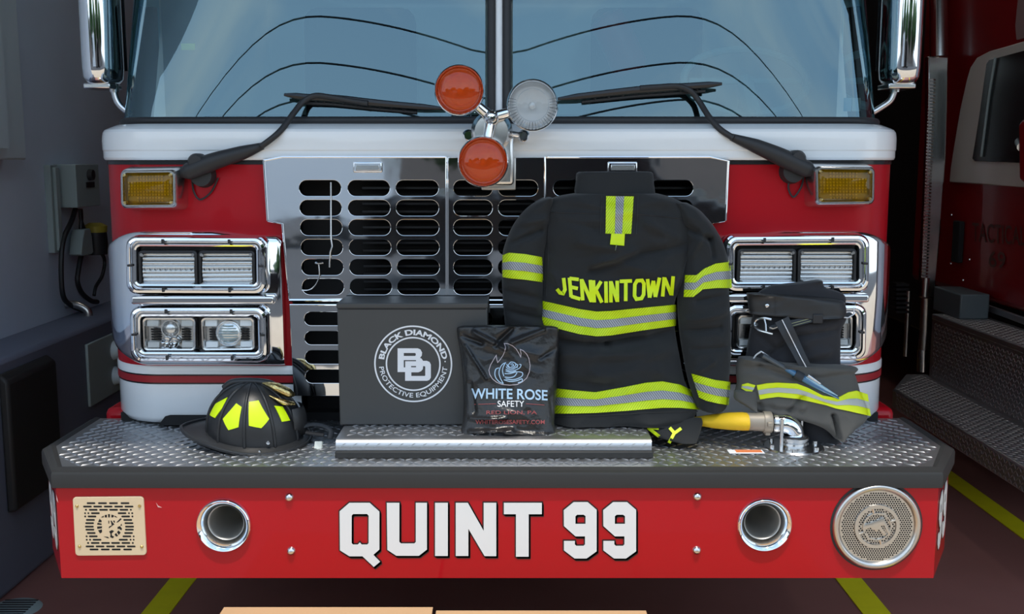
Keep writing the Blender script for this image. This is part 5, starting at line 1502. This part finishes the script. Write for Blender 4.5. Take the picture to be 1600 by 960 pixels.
MB().tube(mk(.42, .52, 0, 0, 4), [.0185]*5, 16, flat=.7).build('holding_strap', M['webbing'], sr)

# ---- helmet
HC = W(400, 688, 2.815)
HC = Vector((HC.x, 2.815, .862))
ROLL = math.radians(7)
hel = thing('firefighter_helmet', (HC.x, HC.y, DZ), 'matt black traditional fire helmet with lime stickers at the left end of the deck', 'helmet')
TILT = math.radians(5)
def hrot(v):
    x, y, z = v
    y, z = y*math.cos(ROLL) - z*math.sin(ROLL), y*math.sin(ROLL) + z*math.cos(ROLL)
    return HC + Vector((x*math.cos(TILT) + z*math.sin(TILT), y, -x*math.sin(TILT) + z*math.cos(TILT)))
HA, HB, HH = .128, .118, .147
def dome(phi, t, off=0.0):
    """phi 0 = front (+x); t 0 base .. 1 crown"""
    r = (1 - t**2.3)**.55
    rib = 0.0
    return hrot(((HA+off)*math.cos(phi)*r - .012*t, (HB+off)*math.sin(phi)*r, (HH+off)*t))
NP, NT = 80, 26
MB().rings([[dome(2*math.pi*k/NP, min(.999, (j/NT)**.85)) for k in range(NP)] for j in range(NT+1)], cap=(False, True)).build('shell', M['helmet'], hel, angle=70)
for k in range(10):
    a = -math.pi/2 + 2*math.pi*k/10
    MB().tube([dome(a, .02 + .97*j/24, .0005) for j in range(25)], [.0045]*22 + [.004, .003, .002], 8).build('rib', M['helmet'], hel, angle=70)
MB().tube(catmull([dome(math.pi, .80, .002), dome(math.pi, .93, .004), dome(0, .95, .006), dome(0, .80, .004)], 6), [.010]*19, 10).build('crest', M['helmet'], hel)
def brim_r(phi):
    c_, s_ = math.cos(phi), math.sin(phi)
    rx = .150 if c_ > 0 else .205
    ry = .139
    e_ = 2.0 if c_ > 0 else 1.55
    return (abs(c_/rx)**e_ + abs(s_/ry)**e_)**(-1/e_)
def brim(phi, f, dz=0):
    r0 = 1/math.sqrt((math.cos(phi)/(HA-.002))**2 + (math.sin(phi)/(HB-.002))**2)
    r = lerp(r0, brim_r(phi), f)
    drop = -.010*f**1.2 + .003*f*max(0, -math.cos(phi))
    return hrot((r*math.cos(phi), r*math.sin(phi), drop + .004 + dz))
R = [[brim(2*math.pi*k/NP, f) for k in range(NP)] for f in (0, .1, .3, .5, .7, .85, .95, 1.0)]
R += [[brim(2*math.pi*k/NP, f, -.006) for k in range(NP)] for f in (1.0, .9, .5, 0)]
MB().rings(R).build('brim', M['helmet'], hel, angle=50)
MB().tube([brim(2*math.pi*k/60, .985, .001) for k in range(61)], .0045, 8, cap=False).build('brim_bead', M['helmet'], hel)
# lime stickers between the ribs
def sticker_h(a0, pts):
    P = []
    vs, fs = shape2d([pts])
    # refine the pentagon by fanning rings from its centre
    cx_, cy_ = sum(p[0] for p in pts)/len(pts), sum(p[1] for p in pts)/len(pts)
    per = []
    for i in range(len(pts)):
        for k in range(5): per.append((lerp(pts[i][0], pts[(i+1) % len(pts)][0], k/5), lerp(pts[i][1], pts[(i+1) % len(pts)][1], k/5)))
    G = [[dome(a0 + math.radians(lerp(cx_, x, f)), lerp(cy_, y, f), .0018) for x, y in per] for f in (.001, .25, .5, .75, 1)]
    G.append([dome(a0 + math.radians(x), y, -.001) for x, y in per])
    MB().rings(G, cap=(True, False)).build('reflective_sticker', M['lime'], hel)
A = lambda d: math.radians(-90 + d)
sticker_h(A(-50), [(-13, .40), (-10, .62), (8, .78), (13, .66), (4, .42)])
sticker_h(A(-19), [(-12, .46), (2, .74), (13, .70), (12, .38), (-1, .30)])
sticker_h(A(17), [(-12, .78), (6, .80), (16, .52), (4, .38), (-11, .42)])
sticker_h(A(54), [(-6, .70), (8, .66), (10, .42), (-4, .44)])
# brass eagle holder and leather front shield
eg = MB()
eg.tube(catmull([dome(math.radians(-6), .97, .003), dome(math.radians(-14), .88, .014), dome(math.radians(-8), .78, .018), dome(0, .70, .022)], 6), [interp(k/18, [0, .35, .75, 1], [.007, .017, .018, .007]) for k in range(19)], 12, flat=.7)
eg.tube(catmull([dome(math.radians(-40), .84, .002), dome(math.radians(-26), .70, .010), dome(math.radians(-12), .62, .016)], 6), [interp(k/12, [0, .5, 1], [.003, .012, .008]) for k in range(13)], 10, flat=.6)
eg.build('eagle_holder', M['brass'], hel, angle=60)
shp = []
for j in range(9):
    t = j/8; z = lerp(.60, .05, t); w_ = interp(t, [0, .2, .6, 1], [.032, .045, .050, .018])
    xf = HA*((1-z**2.3)**.55) + lerp(.022, .008, t)
    shp.append([hrot((xf - .02*(abs(u)**2), u*w_, HH*z)) for u in (-1, -.6, -.2, .2, .6, 1)])
sm = MB(); sm.grid(shp); sm.grid([[p + Vector((-.004, 0, 0)) for p in r] for r in shp], True)
sm.grid([[r[0] for r in shp], [r[0] + Vector((-.004, 0, 0)) for r in shp]])
sm.build('front_shield', M['leather'], hel, angle=60)
bo = MB()
bo.lathe(dome(A(28), .12, .001), [(0, -.006), (.005, -.005), (.006, 0)], 12, 'Y'); bo.lathe(brim(A(18), .80, .004), [(0, -.004), (.003, -.003), (.0035, .002)], 12, 'Y')
bo.build('bolt', M['chrome_soft'], hel)
# goggles and straps
p = lambda px, py, z=None, Y=2.78: W(px, py, Y)
gs = MB().tube(catmull([W(470, 668, 2.80), W(488, 664, 2.81), W(505, 666, 2.81), W(517, 674, 2.80), W(516, 686, 2.79)], 6), .009, 10, flat=.6).build('goggle_strap', M['webbing'], hel)
MB().tube(catmull([W(478, 676, 2.79), W(492, 678, 2.79), W(506, 680, 2.79)], 6), .010, 10, flat=.5).build('goggle_frame', M['black'], hel)
gq = [W(492, 690, 2.76), W(503, 690, 2.77), W(502, 704, 2.745), W(490, 707, 2.735)]
gm = MB(); gm.add(gq + [q + Vector((.002, .006, -.002)) for q in gq], [(0,1,2,3), (4,5,6,7), (0,1,5,4), (1,2,6,5), (2,3,7,6), (3,0,4,7)]); gm.build('goggle_lens', mat('milky_lens', (.55, .60, .58), .25, 0, .5), hel)
MB().tube(catmull([brim(A(-60), .8, -.012), W(330, 702, 2.76), W(338, 712, 2.735), W(360, 716, 2.72), W(395, 718, 2.71), W(430, 714, 2.72), brim(A(40), .7, -.012)], 6), [.007]*37, 8, flat=.5).build('chin_strap', M['black'], hel)
MB().tube(catmull([W(332, 698, 2.755), W(336, 708, 2.735), W(343, 713, 2.728)], 4), .009, 8, flat=.6).build('strap_buckle', M['black_gloss'], hel)
lm = MB().lathe((HC.x, HC.y, DZ+.003), [(.10, .0), (.105, .02), (.10, .035), (.09, .035), (.09, 0)], 40, 'Z').build('headband', M['black'], hel)

# ---- brown cartons on the ground in front of the bumper
def carton(px0, px1, y, z, D, label):
    a = WZ(px0, 950, z).x; 
    yy = y
    zc = yy*ck + (1.6-z)*sk
    x0, x1 = CX + (px0-800)/F_PX*zc, CX + (px1-800)/F_PX*zc
    t = thing('cardboard_carton', ((x0+x1)/2, yy-D/2, 0), label, 'carton', 'brown cartons on the ground')
    MB().box((x0, yy-D, 0.0), (x1, yy, z)).build('carton_body', M['cardboard'], t, bevel=.003)
    MB().box((x0+.004, yy-D/2-.025, z-.0005), (x1-.004, yy-D/2+.025, z+.0012)).build('sealing_tape', M['tape'], t)
    fl_ = MB().box((x0-.001, yy-D/2+.001, z), (x1+.001, yy+.001, z+.003)); fl_.box((x0-.001, yy-D-.001, z), (x1+.001, yy-D/2-.001, z+.003))
    fl_.build('top_flap', M['cardboard'], t, bevel=.001)
carton(350.5, 676, 2.50, .494, .42, 'leftmost brown cardboard carton on the ground under the bumper')
carton(682, 1009, 2.48, .494, .42, 'middle brown cardboard carton on the ground under the bumper')
carton(1014, 1336, 2.475, .484, .42, 'rightmost brown cardboard carton on the ground under the bumper')

# ================================================================ dark red truck in the next bay
T2 = thing('rescue_truck', (3.2, 6, 0), 'dark red rescue truck with a grey window band, parked in the bay to the right', 'truck')
SX = 2.52
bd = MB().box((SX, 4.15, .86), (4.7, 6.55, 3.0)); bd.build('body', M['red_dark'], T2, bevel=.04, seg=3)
MB().box((SX+.1, 4.2, .35), (4.6, 6.6, .86)).build('chassis', M['void'], T2)
for y in (4.9, 9.6):
    MB().lathe((SX+.35, y, .5), [(0, -.13), (.45, -.13), (.5, -.1), (.5, .1), (.45, .13), (0, .13)], 32, 'X').build('wheel', M['black'], T2)
MB().box((SX+.15, 6.55, .5), (4.6, 10.5, 3.1)).build('rear_body', M['black'], T2, bevel=.03)  # black rather than red: garage darkness put into the body colour
def sidep(pts, x, name, m, th=.02, bev=.006, par=None):
    P = [WX(px, py, x) for px, py in pts]; n = len(P)
    mb = MB(); mb.add(P + [p + Vector((th, 0, 0)) for p in P], [tuple(range(n)), tuple(range(n, 2*n))[::-1]] + [(i, (i+1) % n, (i+1) % n + n, i+n) for i in range(n)])
    return mb.build(name, m, par or T2, bevel=bev)
bnd = sidep([(1483, 285), (1485, 262), (1490, 230), (1500, 170), (1510, 125), (1516, 105), (1526, 90), (1545, 80), (1570, 73), (1600, 64), (1735, 26), (1735, 310), (1600, 293)], SX-.015, 'window_band', M['grey_band'])
sidep([(1519, 248), (1523, 225), (1530, 180), (1541, 100), (1545, 94), (1600, 79), (1715, 46), (1715, 260), (1600, 255), (1523, 252)], SX-.022, 'door_window', M['black_gloss'], .008, .002)
MB().tube([WX(1555, 90, SX-.03), WX(1545, 150, SX-.03), WX(1533, 245, SX-.03)], .006, 6).build('window_channel', M['grey_box'], T2)
sidep([(1591, 195), (1597, 187), (1640, 180), (1640, 290), (1600, 287), (1592, 280)], SX-.12, 'door_mirror', M['red_dark'], .09, .01)
MB().tube([WX(1596, 230, SX-.10), WX(1592, 222, SX-.02)], .02, 10).build('mirror_bracket', M['chrome_soft'], T2)
sidep([(1590, 0), (1700, -30), (1700, 40), (1588, 62), (1586, 40)], SX-.008, 'pale_panel', mat('dusty_pink_panel', (.32, .22, .22), .5), .01, .002)
# door lettering
def side_text(body, px0, px1, py, h, m, slope):
    vs, fs = text2d(body, 1.0, .01); vs = fit2d(vs, px1-px0, h)
    MB().add([WX((px0+px1)/2 + x, py - y + slope*x, SX-.003) for x, y, z in vs], fs).build('lettering', m, T2)
dl = mat('dull_gold_leaf', (.10, .035, .028), .5)
side_text('TACTICAL', 1519, 1602, 366, 30, dl, .085); side_text('69', 1545, 1571, 406, 26, dl, .1)
MB().box((SX-.035, WX(1497, 375, SX).y, WX(1500, 410, SX).z), (SX-.005, WX(1508, 375, SX).y, WX(1500, 345, SX).z)).build('door_handle', M['void'], T2, bevel=.006)
hp2 = MB()
for px, py in ((1487, 336), (1486, 412), (1515, 406), (1505, 438)): hp2.lathe(WX(px, py, SX), [(0, -.006), (.006, -.005), (.008, 0)], 10, 'X')
hp2.build('bolt', M['chrome_soft'], T2)
# sill strip and the two running boards in tread plate
sidep([(1492, 460), (1600, 497), (1730, 540), (1730, 556), (1600, 508), (1492, 468)], SX-.02, 'sill_strip', M['tread_dark'], .02, .003)
UZ, UXo, LZ, LXo = .79, 2.27, .45, 1.97
y_far = 5.56
ub = MB().box((UXo, 3.7, UZ-.03), (SX, y_far, UZ)).build('running_board', M['tread_dark'], T2, bevel=.006)
rsr = MB().box((UXo+.005, 3.7, LZ), (UXo+.03, y_far, UZ-.03)).build('riser', M['tread_dark'], T2)
lb_ = MB()
pts = [(LXo, 3.55), (UXo+.02, 3.55), (UXo+.02, 5.62), (UXo-.10, 5.62), (LXo, 5.25)]
n = len(pts); lb_.add([(x, y, LZ-.10) for x, y in pts] + [(x, y, LZ) for x, y in pts], [tuple(range(n))[::-1], tuple(range(n, 2*n))] + [(i, (i+1) % n, (i+1) % n + n, i+n) for i in range(n)])
lb = lb_.build('running_board', M['tread_dark'], T2, bevel=.01)
tp = MB(); tread(tp, lambda x, y: True, UXo+.02, SX-.03, 3.75, y_far-.03, UZ, L=.024, wd=.008, pitch=.028); tp.build('tread_pattern', M['tread_dark'], ub, angle=30, weld=False)
tp = MB(); tread(tp, lambda x, y: y < 5.25 + (x-LXo)*1.4, LXo+.02, UXo-.02, 3.6, 5.6, LZ, L=.024, wd=.008, pitch=.028)
tp.build('tread_pattern', M['tread_dark'], lb, angle=30, weld=False); tp = MB()
tread(tp, lambda a, b: True, 3.75, y_far-.03, LZ+.02, UZ-.05, 0, L=.024, wd=.008, pitch=.028, frame=lambda a, b, hh: Vector((UXo+.005-hh, a, b)))
tp.build('tread_pattern', M['tread_dark'], rsr, angle=30, weld=False); tp = MB()
tread(tp, lambda a, b: True, 3.6, 5.2, LZ-.085, LZ-.01, 0, L=.024, wd=.008, pitch=.028, frame=lambda a, b, hh: Vector((LXo-hh, a, b)))
tp.build('tread_pattern', M['tread_dark'], lb, angle=30, weld=False)
# battery box on the board
q0 = WX(1463, 480, UXo+.08)
MB().box((UXo+.06, q0.y-.35, UZ), (SX-.04, q0.y, UZ+.13)).build('step_box', mat('slate_enamel', (0.09, 0.11, 0.115), 0.5), T2, bevel=.008)
# chrome grab post: tube, ribbed guard, lower rod
GX = 2.44
M['post'] = mat('worn_chrome', (0.72, 0.72, 0.70), 0.16, 1.0)
gp = MB().tube([WX(1467, -120, GX), WX(1467, -40, GX), WX(1467.5, 90, GX)], .050, 20).build('grab_post', M['post'], T2, angle=60)
GY = 5.85
gpl = [W(px, py, GY) for px, py in ((1450, 88), (1483, 88), (1478, 250), (1470, 360), (1461, 466), (1439, 466), (1441, 400), (1446, 300), (1450, 200))]
MB().prism([(q.x, q.z) for q in gpl], GY, GY+.05).build('guard_plate', M['post'], gp, bevel=.008)
rb = MB()
for k in range(62):
    t = k/61; px, py = lerp(1456.5, 1444.5, t), lerp(125, 433, t)
    a_ = W(px-4.5, py, GY-.006); b_ = W(px+4.5, py, GY-.006)
    rb.tube([a_, (a_+b_)/2 + Vector((0, -.012, 0)), b_], .006, 6)
rb.build('grip_rib', M['chrome_soft'], gp)
MB().tube([W(1447, 434, GY-.01), W(1445, 464, GY-.01)], .020, 12).build('grip_end', M['steel'], gp)
MB().tube([WX(1447, 466, GX-.04), WX(1444.5, 520, GX-.04), WX(1442, 548, GX-.04)], .028, 14).build('rod', M['steel'], gp)
MB().tube([WX(1442, 547, GX-.04), WX(1441, 581, GX-.04)], .030, 14).build('rod_sleeve', M['chrome_soft'], gp)
# narrow chrome strip and vent at the far end
MB().tube([WX(1420, 455, SX-.02), WX(1418, 500, SX-.02), WX(1415, 557, SX-.02)], .016, 10).build('corner_strip', M['steel'], T2)
vt = MB()
for k in range(7): 
    q = WX(1396, 446+7*k, SX-.1); vt.box((q.x, q.y-.05, q.z), (q.x+.08, q.y+.05, q.z+.015))
vt.build('vent_louvre', M['black'], T2)
